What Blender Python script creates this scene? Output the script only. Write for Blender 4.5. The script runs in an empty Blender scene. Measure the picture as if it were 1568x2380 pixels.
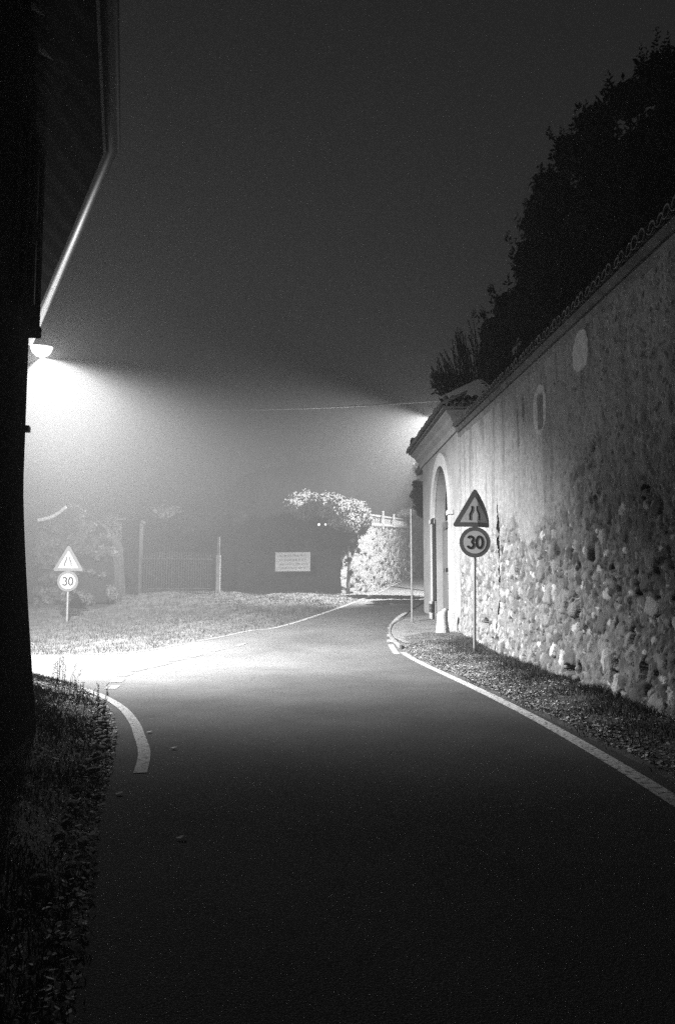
import bpy, bmesh, math, random
import numpy as np
from mathutils import Vector, Matrix
from mathutils.geometry import delaunay_2d_cdt
random.seed(7); np.random.seed(7)
S = bpy.context.scene
C = bpy.data.collections.new('scene'); S.collection.children.link(C)

# ------------------------------------------------------------ camera numbers
F, PX, PY, HZ, CH = 1851.0, 784.0, 1190.0, 1362.0, 1.45
PIT = math.atan((HZ - PY) / F); CP, SP = math.cos(PIT), math.sin(PIT)
def ray(px, py):
    u = (px - PX) / F; v = (PY - py) / F
    return Vector((u, CP - v * SP, SP + v * CP))
CAM = Vector((0, 0, CH))
def at(px, py, Y):
    r = ray(px, py); return CAM + r * (Y / r.y)
def atz(px, py, z):
    r = ray(px, py); return CAM + r * ((z - CH) / r.z)
def onplane(px, py, P, d):          # vertical plane through P along d
    r = ray(px, py); n = Vector((-d[1], d[0], 0))
    t = (Vector(P) - CAM).dot(n) / r.dot(n); return CAM + r * t

def ss(a, b, x):
    t = np.clip((x - a) / (b - a), 0, 1); return t * t * (3 - 2 * t)

# ------------------------------------------------------------ noise
def vnoise(nx, ny, cells_x, cells_y, seed):
    r = np.random.RandomState(seed)
    gx, gy = int(cells_x) + 3, int(cells_y) + 3
    g = r.rand(gx, gy)
    x = np.linspace(0, cells_x, nx); y = np.linspace(0, cells_y, ny)
    xi = x.astype(int); yi = y.astype(int)
    fx = x - xi; fy = y - yi
    fx = (fx * fx * (3 - 2 * fx))[:, None]; fy = (fy * fy * (3 - 2 * fy))[None, :]
    a = g[xi][:, yi]; b = g[xi + 1][:, yi]; c = g[xi][:, yi + 1]; d = g[xi + 1][:, yi + 1]
    return (a * (1 - fx) + b * fx) * (1 - fy) + (c * (1 - fx) + d * fx) * fy
def fbm(nx, ny, cx, cy, octs, seed):
    o = np.zeros((nx, ny)); amp = 1; tot = 0
    for k in range(octs):
        o += amp * vnoise(nx, ny, cx * 2**k, cy * 2**k, seed + k * 13); tot += amp; amp *= .5
    return o / tot

# ------------------------------------------------------------ materials
def mat(name, col, rough=.9, var=.25, scale=6., bump=0., bscale=30., metal=0., attr=None, spec=.08, stretch=None, emit=0.):
    m = bpy.data.materials.new(name); m.use_nodes = True
    nt = m.node_tree; n = nt.nodes; L = nt.links
    b = n['Principled BSDF']; b.inputs['Roughness'].default_value = rough
    b.inputs['Metallic'].default_value = metal
    b.inputs['Specular IOR Level'].default_value = spec
    tc = n.new('ShaderNodeTexCoord')
    src = tc.outputs['Object']
    if stretch:
        mp = n.new('ShaderNodeMapping'); mp.inputs['Scale'].default_value = stretch
        L.new(src, mp.inputs['Vector']); src = mp.outputs['Vector']
    nz = n.new('ShaderNodeTexNoise'); nz.inputs['Scale'].default_value = scale
    nz.inputs['Detail'].default_value = 8; nz.inputs['Roughness'].default_value = .62
    L.new(src, nz.inputs['Vector'])
    mr = n.new('ShaderNodeMapRange')
    mr.inputs['From Min'].default_value = .3; mr.inputs['From Max'].default_value = .7
    mr.inputs['To Min'].default_value = col * (1 - var); mr.inputs['To Max'].default_value = col * (1 + var)
    L.new(nz.outputs['Fac'], mr.inputs['Value'])
    val = mr.outputs['Result']
    if attr:
        at_ = n.new('ShaderNodeAttribute'); at_.attribute_name = attr
        mu = n.new('ShaderNodeMath'); mu.operation = 'MULTIPLY'
        L.new(val, mu.inputs[0]); L.new(at_.outputs['Fac'], mu.inputs[1]); val = mu.outputs[0]
    cc = n.new('ShaderNodeCombineColor')
    for i in range(3): L.new(val, cc.inputs[i])
    L.new(cc.outputs[0], b.inputs['Base Color'])
    if bump:
        n2 = n.new('ShaderNodeTexNoise'); n2.inputs['Scale'].default_value = bscale; n2.inputs['Detail'].default_value = 6
        L.new(tc.outputs['Object'], n2.inputs['Vector'])
        bp = n.new('ShaderNodeBump'); bp.inputs['Strength'].default_value = bump; bp.inputs['Distance'].default_value = .02
        L.new(n2.outputs['Fac'], bp.inputs['Height']); L.new(bp.outputs['Normal'], b.inputs['Normal'])
    if emit:
        m.cycles.emission_sampling = 'NONE'
        b.inputs['Emission Color'].default_value = (1, 1, 1, 1); b.inputs['Emission Strength'].default_value = emit
    return m

def leafmat(name, col, var=.5, trans=.3):
    m = bpy.data.materials.new(name); m.use_nodes = True
    nt = m.node_tree; n = nt.nodes; L = nt.links
    b = n['Principled BSDF']; b.inputs['Roughness'].default_value = .8; b.inputs['Specular IOR Level'].default_value = 0
    g = n.new('ShaderNodeAttribute'); g.attribute_name = 'tone'
    mr = n.new('ShaderNodeMapRange')
    mr.inputs['To Min'].default_value = col * (1 - var); mr.inputs['To Max'].default_value = col * (1 + var)
    L.new(g.outputs['Fac'], mr.inputs['Value'])
    cc = n.new('ShaderNodeCombineColor')
    for i in range(3): L.new(mr.outputs[0], cc.inputs[i])
    L.new(cc.outputs[0], b.inputs['Base Color'])
    return m

def asphalt():
    m = mat('asphalt', .066, rough=.95, var=.28, scale=.45, spec=.04)
    nt = m.node_tree; n = nt.nodes; L = nt.links; b = n['Principled BSDF']
    tc = n.new('ShaderNodeTexCoord')
    n1 = n.new('ShaderNodeTexNoise'); n1.inputs['Scale'].default_value = 160; n1.inputs['Detail'].default_value = 3
    v = n.new('ShaderNodeTexVoronoi'); v.inputs['Scale'].default_value = 90
    L.new(tc.outputs['Object'], n1.inputs['Vector']); L.new(tc.outputs['Object'], v.inputs['Vector'])
    ad = n.new('ShaderNodeMath'); ad.operation = 'ADD'
    L.new(n1.outputs['Fac'], ad.inputs[0]); L.new(v.outputs['Distance'], ad.inputs[1])
    bp = n.new('ShaderNodeBump'); bp.inputs['Strength'].default_value = .5; bp.inputs['Distance'].default_value = .006
    L.new(ad.outputs[0], bp.inputs['Height']); L.new(bp.outputs['Normal'], b.inputs['Normal'])
    # cracks, patched tar and speckle of the aggregate
    src = [l for l in nt.links if l.to_socket == b.inputs['Base Color']][0].from_socket
    n2 = n.new('ShaderNodeTexNoise'); n2.inputs['Scale'].default_value = 1.1; n2.inputs['Detail'].default_value = 7; n2.inputs['Distortion'].default_value = 1.2
    L.new(tc.outputs['Object'], n2.inputs['Vector'])
    cr = n.new('ShaderNodeValToRGB'); e = cr.color_ramp.elements
    e[0].position = .497; e[0].color = (1, 1, 1, 1); e[1].position = .5; e[1].color = (.62, .62, .62, 1)
    x = cr.color_ramp.elements.new(.503); x.color = (1, 1, 1, 1)
    L.new(n2.outputs['Fac'], cr.inputs['Fac'])
    sp = n.new('ShaderNodeMapRange'); sp.inputs['From Min'].default_value = .3; sp.inputs['From Max'].default_value = .7
    sp.inputs['To Min'].default_value = .7; sp.inputs['To Max'].default_value = 1.35
    L.new(n1.outputs['Fac'], sp.inputs['Value'])
    m1 = n.new('ShaderNodeMixRGB'); m1.blend_type = 'MULTIPLY'; m1.inputs[0].default_value = 1
    m2 = n.new('ShaderNodeMixRGB'); m2.blend_type = 'MULTIPLY'; m2.inputs[0].default_value = 1
    L.new(src, m1.inputs[1]); L.new(cr.outputs[0], m1.inputs[2])
    L.new(m1.outputs[0], m2.inputs[1]); L.new(sp.outputs[0], m2.inputs[2])
    L.new(m2.outputs[0], b.inputs['Base Color'])
    return m

def roadpaint(c=.5, nm='road_paint'):
    m = mat(nm, c, rough=.7, var=.18, scale=9, bump=.2, bscale=120)
    nt = m.node_tree; n = nt.nodes; L = nt.links; b = n['Principled BSDF']
    src = [l for l in nt.links if l.to_socket == b.inputs['Base Color']][0].from_socket
    tc = n.new('ShaderNodeTexCoord')
    n1 = n.new('ShaderNodeTexNoise'); n1.inputs['Scale'].default_value = 22; n1.inputs['Detail'].default_value = 8; n1.inputs['Roughness'].default_value = .7
    L.new(tc.outputs['Object'], n1.inputs['Vector'])
    cr = n.new('ShaderNodeValToRGB'); e = cr.color_ramp.elements
    e[0].position = .41; e[0].color = (.2, .2, .2, 1); e[1].position = .5; e[1].color = (1, 1, 1, 1)
    L.new(n1.outputs['Fac'], cr.inputs['Fac'])
    m1 = n.new('ShaderNodeMixRGB'); m1.blend_type = 'MULTIPLY'; m1.inputs[0].default_value = 1
    L.new(src, m1.inputs[1]); L.new(cr.outputs[0], m1.inputs[2]); L.new(m1.outputs[0], b.inputs['Base Color'])
    return m

M = dict(
    asphalt=asphalt(), paint=roadpaint(), worn=roadpaint(.24, 'worn_road_paint'),
    soil=mat('soil', .07, var=.5, scale=5, bump=.6, bscale=25),
    masonry=mat('rubble_masonry', 1.0, var=.28, scale=9, bump=.9, bscale=55, attr='tone'),
    plaster=mat('old_plaster', .2, var=.2, scale=1.6, bump=.3, bscale=45),
    shaded_plaster=mat('shaded_plaster', .02, var=.4, scale=1.3, bump=.3, bscale=30),  # plaster darkened so wall, pillar and shed look shaded and dim
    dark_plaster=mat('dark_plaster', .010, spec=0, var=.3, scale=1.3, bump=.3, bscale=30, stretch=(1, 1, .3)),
    stone=mat('cut_stone', .34, var=.16, scale=5, bump=.35, bscale=40),
    palestone=mat('pale_stone', .32, var=.22, scale=7, bump=.6, bscale=35),
    tile=mat('terracotta_tile', .12, var=.4, scale=7, bump=.3, bscale=40),
    paletile=mat('pale_tile', .7, var=.12, scale=7),
    wood=mat('old_wood', .11, var=.35, scale=4, stretch=(6, 6, .5), bump=.25, bscale=30),
    darkwood=mat('dark_wood', .008, spec=0, var=.35, scale=5, bump=.2),
    rafterwood=mat('weathered_dark', .025, var=.4, scale=6, spec=0),
    iron=mat('dark_iron', .05, rough=.6, var=.3, scale=8),
    zinc=mat('zinc_gutter', .024, rough=.5, var=.3, scale=3, spec=.06),
    steel=mat('galvanised_steel', .15, rough=.55, var=.2, scale=9, metal=.3),
    signback=mat('sign_aluminium', .3, rough=.5, var=.1, metal=.5),
    signwhite=mat('sign_white', .38, rough=.5, var=.05, scale=5),
    signred=mat('sign_border', .07, rough=.5, var=.1, scale=5),
    signblack=mat('sign_black', .012, rough=.6, var=.1),
    pave=mat('pavement', .13, rough=.85, var=.25, scale=2.2, bump=.5, bscale=60),
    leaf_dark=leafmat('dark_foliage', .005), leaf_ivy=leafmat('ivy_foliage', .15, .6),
    leaf_mid=leafmat('shrub_foliage', .08), grass=leafmat('grass', .043, .75), dryleaf=leafmat('dry_leaves', .36, .8),
    bark=mat('bark', .06, var=.4, scale=10, bump=.5), hill=mat('hill_scrub', .004, var=.5, scale=1.5, spec=0),
    lampglass=mat('lamp_glass', .8, emit=130.), gardenglass=mat('garden_lamp_glass', .8, emit=22.),
    lens=mat('entry_camera_lens', .8, emit=0., rough=.2), board=mat('board_white', .4, var=.08, scale=4),
    boardtext=mat('board_lettering', .2, var=.1), litter=mat('litter_white', .75, var=.1),
)

# ------------------------------------------------------------ builders
class MB:
    def __init__(s): s.v = []; s.f = []; s.t = []
    def add(s, vs, fs, tone=.5):
        k = len(s.v); s.v += [tuple(a) for a in vs]; s.f += [tuple(i + k for i in f) for f in fs]
        s.t += [tone] * len(vs)
    def box(s, c, size, R=None):
        hx, hy, hz = [a / 2 for a in size]
        vs = [Vector((x, y, z)) for x in (-hx, hx) for y in (-hy, hy) for z in (-hz, hz)]
        if R is not None: vs = [R @ a for a in vs]
        c = Vector(c)
        s.add([a + c for a in vs], [(0, 1, 3, 2), (4, 6, 7, 5), (0, 4, 5, 1), (2, 3, 7, 6), (0, 2, 6, 4), (1, 5, 7, 3)])
    def tube(s, pts, r, n=8, cap=True, r2=None):
        pts = [Vector(p) for p in pts]; m = len(pts); vs = []
        for i, p in enumerate(pts):
            d = (pts[min(i + 1, m - 1)] - pts[max(i - 1, 0)]).normalized()
            up = Vector((0, 0, 1)) if abs(d.z) < .95 else Vector((1, 0, 0))
            a = d.cross(up).normalized(); b = a.cross(d)
            rr = r if r2 is None else r + (r2 - r) * i / (m - 1)
            for k in range(n):
                t = 2 * math.pi * k / n; vs.append(p + (a * math.cos(t) + b * math.sin(t)) * rr)
        fs = []
        for i in range(m - 1):
            for k in range(n):
                a, b = i * n + k, i * n + (k + 1) % n
                fs.append((a, b, b + n, a + n))
        if cap: fs += [tuple(range(n))[::-1], tuple(range((m - 1) * n, m * n))]
        s.add(vs, fs)
    def sweep(s, pts, prof, closed=True):
        """profile [(out,z)] swept along horizontal polyline; out = to the right of travel"""
        pts = [Vector(p) for p in pts]; m = len(pts); n = len(prof); vs = []
        for i, p in enumerate(pts):
            nr = []
            if i > 0: nr.append((pts[i] - pts[i - 1]))
            if i < m - 1: nr.append((pts[i + 1] - pts[i]))
            ns = [Vector((d.y, -d.x, 0)).normalized() for d in nr]
            o = sum(ns, Vector()) / len(ns); o = o / max(o.length_squared, .2)
            for (a, z) in prof: vs.append(p + o * a + Vector((0, 0, z)))
        fs = []
        for i in range(m - 1):
            for k in range(n if closed else n - 1):
                a, b = i * n + k, i * n + (k + 1) % n
                fs.append((a, a + n, b + n, b))
        if closed: fs += [tuple(range(n)), tuple(range((m - 1) * n, m * n))[::-1]]
        s.add(vs, fs)
    def build(s, name, m, parent=None, smooth=False, origin=None):
        me = bpy.data.meshes.new(name)
        vs = s.v
        if origin is not None: vs = [(a[0] - origin[0], a[1] - origin[1], a[2] - origin[2]) for a in vs]
        me.from_pydata(vs, [], s.f); me.update()
        a = me.attributes.new('tone', 'FLOAT', 'POINT'); a.data.foreach_set('value', s.t)
        me.materials.append(m)
        if smooth: me.shade_smooth()
        o = bpy.data.objects.new(name, me); C.objects.link(o)
        if origin is not None: o.location = origin
        if parent is not None:
            o.parent = parent
            if origin is None: o.matrix_parent_inverse = Matrix.Translation(parent.location).inverted() if parent.rotation_euler.z == 0 else Matrix.Identity(4)
        return o
def tag(o, label, cat, group=None):
    o['label'] = label; o['category'] = cat
    if group: o['group'] = group
    return o
def thing(name, label, cat, loc=(0, 0, 0), group=None):
    o = bpy.data.objects.new(name, None); C.objects.link(o); o.location = loc; o.empty_display_size = .2
    return tag(o, label, cat, group)
def kind(o, k, label=None, cat=None):
    o['kind'] = k
    if label: o['label'] = label
    if cat: o['category'] = cat
    return o

def grid_mesh(name, P, m, tone=None, parent=None, smooth=True):
    """P: (nx,ny,3)"""
    nx, ny = P.shape[:2]
    me = bpy.data.meshes.new(name)
    idx = np.arange(nx * ny).reshape(nx, ny)
    q = np.stack([idx[:-1, :-1], idx[1:, :-1], idx[1:, 1:], idx[:-1, 1:]], -1).reshape(-1, 4)
    me.vertices.add(nx * ny); me.vertices.foreach_set('co', P.reshape(-1).astype(np.float32))
    me.loops.add(q.size); me.loops.foreach_set('vertex_index', q.reshape(-1).astype(np.int32))
    me.polygons.add(len(q)); me.polygons.foreach_set('loop_start', np.arange(0, q.size, 4, dtype=np.int32))
    me.polygons.foreach_set('loop_total', np.full(len(q), 4, dtype=np.int32))
    me.update(calc_edges=True); me.validate()
    a = me.attributes.new('tone', 'FLOAT', 'POINT')
    a.data.foreach_set('value', (np.full(nx * ny, .4) if tone is None else tone.reshape(-1)).astype(np.float32))
    me.materials.append(m)
    if smooth: me.shade_smooth()
    o = bpy.data.objects.new(name, me); C.objects.link(o)
    if parent is not None: o.parent = parent; o.matrix_parent_inverse = Matrix.Translation(parent.location).inverted()
    return o

# ------------------------------------------------------------ layout
XW = lambda y: 3.7 - .035 * y                     # face of the garden wall
def terr0(x, y):
    x = np.asarray(x, float); y = np.asarray(y, float)
    t = np.clip(y - 14.5, 0, None)
    r = .06 * np.where(t < 3, t * t / 6, t - 1.5)
    r = np.where(y > 70, .06 * 54, r)
    l = 1.15 * ss(19.5, 33, y) + .02 * np.clip(y - 34, 0, 40)
    w = ss(-7, -2.4, x + .0 * y)
    return l * (1 - w) + r * w
def ground_pt(px, py):
    z = 0.
    r = ray(px, py)
    Y = 3.; best = None
    while Y < 90:
        p = CAM + r * (Y / r.y)
        if p.z <= float(terr0(p.x, p.y)): return Vector((p.x, p.y, 0))
        Y += .02
    return Vector((p.x, p.y, 0))
# road outline (metres), measured on the ground
left_near = [(-.75, -6), (-.8, 0), (-.9, 2.8), (-1.22, 4.05), (-1.5, 5.1), (-1.8, 6.4), (-2.22, 8.1), (-2.6, 9.3), (-3.15, 10.6), (-3.75, 11.7), (-4.5, 12.6), (-5.6, 13.9), (-7.2, 15.6), (-9.6, 18.2), (-12, 21)]
far_left = [(-14.5, 23.2), (-11.2, 19.9), (-9, 18.0), (-7.5, 17.35), (-5.9, 17.1), (-4.46, 17.3), (-3.0, 19.6)]
ld = [ground_pt(a, b) for a, b in ((640, 1457), (750, 1423), (860, 1383), (925, 1352), (980, 1331))]
main_left = [(-2.4, 20.9)] + [(p.x, p.y) for p in ld] + [(9.5, 68)]
main_right = [(13.5, 66), (10.3, 56), (7.2, 46), (5.0, 37.5), (3.2, 30), (2.3, 26.2), (2.0, 24.4), (1.55, 22.3), (1.32, 20.4), (1.28, 18.6), (1.42, 16.9), (1.85, 13.5), (2.25, 9.5), (2.42, 7.6), (2.5, 5.6), (2.42, 3), (2.3, 0), (2.2, -6)]
road_poly = left_near + far_left + main_left + main_right
print('MAINLEFT', main_left)

def inside(x, y, poly):
    c = False; n = len(poly); j = n - 1
    for i in range(n):
        xi, yi = poly[i]; xj, yj = poly[j]
        if (yi > y) != (yj > y) and x < (xj - xi) * (y - yi) / (yj - yi) + xi: c = not c
        j = i
    return c
def edge_dist(x, y, poly):
    best = 1e9; n = len(poly)
    for i in range(n):
        ax, ay = poly[i]; bx, by = poly[(i + 1) % n]
        dx, dy = bx - ax, by - ay; t = max(0, min(1, ((x - ax) * dx + (y - ay) * dy) / (dx * dx + dy * dy + 1e-9)))
        best = min(best, math.hypot(x - ax - dx * t, y - ay - dy * t))
    return best
# left house: corner and directions
W = at(85, 220, 7.0); ZS = W.z
A0 = atz(30, 20, ZS); dA = (W - A0).normalized()
E0 = atz(234, 2, ZS); E1 = atz(248, 346, ZS); E2 = atz(73, 765, ZS)
dB = (E2 - E1).normalized()
dE = (E1 - E0).normalized()
W2 = Vector((W.x, W.y, 0))
Bend = W2 + Vector((dB.x, dB.y, 0)) * 7.0
A_back = W2 - Vector((dA.x, dA.y, 0)) * 14

road_np = road_poly
def bank(x, y):
    """verge banks outside the road"""
    d = edge_dist(x, y, road_np)
    n = math.sin(x * 2.1 + y * 1.3) * .5 + math.sin(x * 5.3 - y * 4.1) * .3 + math.sin(x * 11 + y * 9) * .2
    h = 0
    k = min(1, d / .8)
    if x < 0 and y < 13.5 and x > -9:
        h = .34 * min(1, d / 1.1) + .03 * n * k
    elif x > 0 and y < 19.2:
        h = .16 * min(1, d / .8) + .025 * n * k
    elif 19.2 <= y < 23.6 and x > 0 and x < 4:
        h = .0
    elif x < 3: h = (.10 + .09 * n) * min(1, d / 1.5)
    return h
# ------------------------------------------------------------ ground
def gz(x, y): return float(terr0(x, y)) + (0 if inside(x, y, road_np) else bank(x, y))
xs = np.concatenate([np.linspace(-90, -15, 16)[:-1], np.arange(-15, -4.2, .5), np.arange(-4.2, 4.4, .2), np.arange(4.4, 15.5, .4), np.linspace(16, 90, 24)])
ys = np.concatenate([np.linspace(-40, -2, 8)[:-1], np.arange(-2, 27, .2), np.arange(27, 72, .5), np.linspace(72, 150, 18)])
G = np.zeros((len(xs), len(ys), 3))
for i, x in enumerate(xs):
    for j, y in enumerate(ys):
        G[i, j] = (x, y, 0)
        z = float(terr0(x, y))
        if -16 < x < 16 and -7 < y < 72:
            z += -.05 if inside(x, y, road_np) else bank(x, y) - .05 * (1 - min(1, edge_dist(x, y, road_np) / .15))
        elif y >= 70 or y < -6 or abs(x) >= 15: z += .05
        G[i, j, 2] = z
g = grid_mesh('ground', G, M['soil']); g['kind'] = 'structure'

def drape(name, poly, dz, m, step=.3, kindname='structure', zf=terr0):
    poly = list(poly)
    # refine edges
    pts = []
    for i in range(len(poly)):
        a = Vector(poly[i]); b = Vector(poly[(i + 1) % len(poly)]); n = max(1, int((b - a).length / step))
        for k in range(n): pts.append(a + (b - a) * k / n)
    n0 = len(pts)
    x0 = min(p.x for p in pts); x1 = max(p.x for p in pts); y0 = min(p.y for p in pts); y1 = max(p.y for p in pts)
    st = max(step, .3)
    if (x1 - x0) > st and (y1 - y0) > st:
        y = y0 + st / 2
        pl = [tuple(p) for p in poly]
        while y < y1:
            x = x0 + st / 2
            while x < x1:
                if inside(x, y, pl): pts.append(Vector((x, y)))
                x += st
            y += st
    r = delaunay_2d_cdt([Vector((p.x, p.y)) for p in pts], [], [list(range(n0))], 1, 1e-5)
    vs = [(p.x, p.y, float(zf(p.x, p.y)) + dz) for p in r[0]]
    fs = []
    for f in r[2]:
        a, b, c = [Vector(vs[i]) for i in f[:3]]
        fs.append(tuple(f) if (b - a).cross(c - a).z > 0 else tuple(f[::-1]))
    me = bpy.data.meshes.new(name); me.from_pydata(vs, [], fs); me.update(); me.materials.append(m); me.shade_smooth()
    o = bpy.data.objects.new(name, me); C.objects.link(o)
    if kindname: o['kind'] = kindname
    return o
def smooth(pts, n=6):
    out = []; P = [Vector(p) for p in pts]
    for i in range(len(P) - 1):
        a = P[max(i - 1, 0)]; b = P[i]; c = P[i + 1]; d = P[min(i + 2, len(P) - 1)]
        for k in range(n):
            t = k / n
            out.append(.5 * ((2 * b) + (c - a) * t + (2 * a - 5 * b + 4 * c - d) * t * t + (3 * b - a - 3 * c + d) * t ** 3))
    out.append(P[-1]); return out
road_np_s = [tuple(p) for p in smooth(left_near + far_left[:6], 3)] + [tuple(p) for p in smooth(main_left, 3)] + [tuple(p) for p in smooth(main_right, 3)]
drape('road', road_np_s, 0.0, M['asphalt'], .35)

# painted lines: ribbons
def row_of(p):
    q = Vector((p[0], p[1], float(terr0(p[0], p[1])))) - CAM; d = q.y * CP + q.z * SP
    return PY - F * (-q.y * SP + q.z * CP) / d
def ribbon(name, pts, w, dz=.006, gaps=None, m='paint'):
    P = smooth(pts, 30 if gaps else 8); mb = MB(); dist = 0; prev = None
    L = []
    for i, p in enumerate(P):
        d = (P[min(i + 1, len(P) - 1)] - P[max(i - 1, 0)]).normalized(); nrm = Vector((d.y, -d.x))
        if i: dist += (p - P[i - 1]).length
        ww = w(dist) if callable(w) else w
        a = p + nrm * ww / 2; b = p - nrm * ww / 2
        L.append((dist, a, b))
    for i in range(len(L) - 1):
        if gaps and not any(g0 <= row_of((L[i][1] + L[i][2]) / 2) < g1 for g0, g1 in gaps): continue
        q = [L[i][1], L[i][2], L[i + 1][2], L[i + 1][1]]
        mb.add([(v.x, v.y, float(terr0(v.x, v.y)) + dz) for v in q], [(0, 3, 2, 1)])
    o = mb.build(name, M[m]); o['kind'] = 'structure'; return o
ribbon('road_marking', [(2.02, -4), (2.1, 0), (2.22, 3), (2.28, 5.5), (2.22, 8), (2.05, 10.5), (1.75, 13.5), (1.52, 15.6), (1.36, 16.95)], .14)
isl = [ground_pt(*q) for q in ((933, 1521), (917, 1497), (914, 1475), (917, 1456), (931, 1437), (950, 1424))]
ribbon('road_marking', [(p.x - .1, p.y) for p in isl], .13, gaps=[(1499, 1540), (1487, 1493), (1475, 1480), (0, 1463)])
ribbon('road_marking', [(-1.53, 6.35), (-1.68, 7.1), (-1.92, 7.9), (-2.18, 8.7), (-2.58, 9.7), (-3.05, 10.6), (-3.6, 11.45), (-4.3, 12.3), (-5.4, 13.5), (-7, 15.2)], .105, m='worn')
ribbon('road_marking', [(-12.5, 20.9), (-9.4, 18.15), (-7.6, 17.2), (-5.9, 16.95), (-4.4, 17.1), (-3.5, 18.5)], .1)
ribbon('road_marking', [(-3.3, 18.9), (-2.8, 19.7), (-2.25, 20.9)] + [(x + .12, y) for x, y in main_left[1:-1]], .13)
dashes = [(262, 1598), (275, 1583), (292, 1569), (325, 1558), (360, 1550), (385, 1544), (412, 1535), (457, 1525), (506, 1512), (560, 1499)]
dmb = MB()
for k, (a, b) in enumerate(dashes):
    p = ground_pt(a, b); p2 = ground_pt(*dashes[min(k + 1, len(dashes) - 1)]) if k < len(dashes) - 1 else p + Vector((.3, 1, 0))
    d = (p2 - p); d.z = 0; d.normalize()
    if k < 2: d = Vector((-.12, 1, 0)).normalized()
    n = Vector((d.y, -d.x, 0)); l = .2 if k < 3 else .24; w = .085 if k < 3 else .055
    q = [p - d * l + n * w, p - d * l - n * w, p + d * l - n * w, p + d * l + n * w]
    dmb.add([(v.x, v.y, float(terr0(v.x, v.y)) + .007) for v in q], [(0, 3, 2, 1)])
o = dmb.build('road_marking', M['paint']); o['kind'] = 'structure'

# paved apron in front of the gate
apron = [(1.33, 19.0), (1.36, 20.4), (1.6, 22.2), (2.03, 23.6), (2.6, 24.3), (3.05, 24.3), (3.2, 18.6), (2.3, 18.2), (1.6, 17.9)]
drape('pavement', [tuple(p) for p in smooth(apron + apron[:1], 4)][:-1], .06, M['pave'], .3)
kb = MB()
kp = smooth([(1.42, 17.6), (1.33, 19.0), (1.36, 20.4), (1.6, 22.2), (2.03, 23.6)], 6)
kb.sweep([(p.x, p.y, float(terr0(p.x, p.y))) for p in kp], [(-.02, -.1), (-.02, .075), (-.07, .075), (-.07, -.1)][::-1])
o = kb.build('kerb', M['pave']); o['kind'] = 'structure'

# ------------------------------------------------------------ masonry height fields
def stones(nS, nZ, s0, s1, z0, z1, count, dens, size, seed, tones, base_noise, hfac=.45):
    rs = np.random.RandomState(seed)
    h = base_noise.copy(); tone = np.full((nS, nZ), np.nan)
    sa = np.linspace(s0, s1, nS); za = np.linspace(z0, z1, nZ)
    ds = sa[1] - sa[0]; dz = za[1] - za[0]
    for _ in range(count):
        cs = rs.uniform(s0, s1); cz = z0 + (z1 - z0) * rs.rand() ** 1.25
        if rs.rand() > dens(cs, cz): continue
        a = size[0] * math.exp(rs.randn() * size[2]); b = a * rs.uniform(.45, .95)
        a = min(a, size[1]); th = rs.uniform(-.5, .5)
        i0 = max(0, int((cs - a - s0) / ds)); i1 = min(nS, int((cs + a - s0) / ds) + 2)
        j0 = max(0, int((cz - a - z0) / dz)); j1 = min(nZ, int((cz + a - z0) / dz) + 2)
        if i1 - i0 < 2 or j1 - j0 < 2: continue
        S_, Z_ = np.meshgrid(sa[i0:i1] - cs, za[j0:j1] - cz, indexing='ij')
        u = (S_ * math.cos(th) + Z_ * math.sin(th)) / a; v = (-S_ * math.sin(th) + Z_ * math.cos(th)) / b
        p = rs.uniform(2, 3.2); r = (abs(u) ** p + abs(v) ** p); ph = np.arctan2(v, u); r = r * (1 + .28 * np.sin(3 * ph + rs.uniform(0, 6)) + .2 * np.sin(5 * ph + rs.uniform(0, 6)))
        if a < .12 and rs.rand() < .05:      # a hole where a stone fell out
            m_ = r < 1; hh = h[i0:i1, j0:j1]; hh[m_] = np.minimum(hh[m_], -.05 * (1 - r[m_] ** 2) - .02); continue
        hs = b * hfac * rs.uniform(.5, 1.2)
        dome = hs * np.minimum(np.sqrt(np.clip(1 - r, 0, 1)), rs.uniform(.55, 1.)) + (u * rs.uniform(-.5, .5) + v * rs.uniform(-.35, .35)) * hs
        m_ = r < 1
        hh = h[i0:i1, j0:j1]; tt = tone[i0:i1, j0:j1]
        new = dome + rs.uniform(-.01, .012)
        up = m_ & (new > hh - .006)
        hh[up] = new[up]; tt[up] = rs.uniform(*tones[0]) if rs.rand() < .93 else rs.uniform(*tones[1])
        # mortar shadow joint round it
        jn = (r >= 1) & (r < 1.5); hh[jn] -= .013
    return h, tone, sa, za

# ------------------------------------------------------------ garden wall (right)
Y0, Y1, ZB, ZT = -3.0, 19.5, -.15, 5.12
nS, nZ = 1300, 300
base = (fbm(nS, nZ, 60, 15, 5, 1) - .5) * .06 + (fbm(nS, nZ, 330, 55, 3, 5) - .5) * .06
yg = np.linspace(Y0, Y1, nS)[:, None]; zg = np.linspace(ZB, ZT, nZ)[None, :]
bd = 2.45 + .45 * ss(13, 9, yg) + .9 * ss(8.5, 4.0, yg) - .4 * ss(15, 18, yg)
bd = bd + (fbm(nS, nZ, 22, 6, 5, 33) - .5) * 1.5
def dens(s, z):
    i = min(nS - 1, int((s - Y0) / (Y1 - Y0) * nS)); j = min(nZ - 1, int((z - ZB) / (ZT - ZB) * nZ))
    d = bd[i, j] - z
    return 1. if d > .25 else (.45 if d > 0 else (.05 if (s < 11 and d > -1.4) else .0))
h, tone, sa, za = stones(nS, nZ, Y0, Y1, ZB, ZT, 13000, dens, (.044, .16, .55), 3, [(.06, .21), (.28, .46)], base)
mort = .09 + .08 * fbm(nS, nZ, 40, 10, 5, 71) + .06 * (fbm(nS, nZ, 300, 80, 2, 9) - .5)
pl = ss(-.22, .2, zg - bd + (fbm(nS, nZ, 150, 40, 3, 19) - .5) * .7)                       # plaster mask
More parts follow.
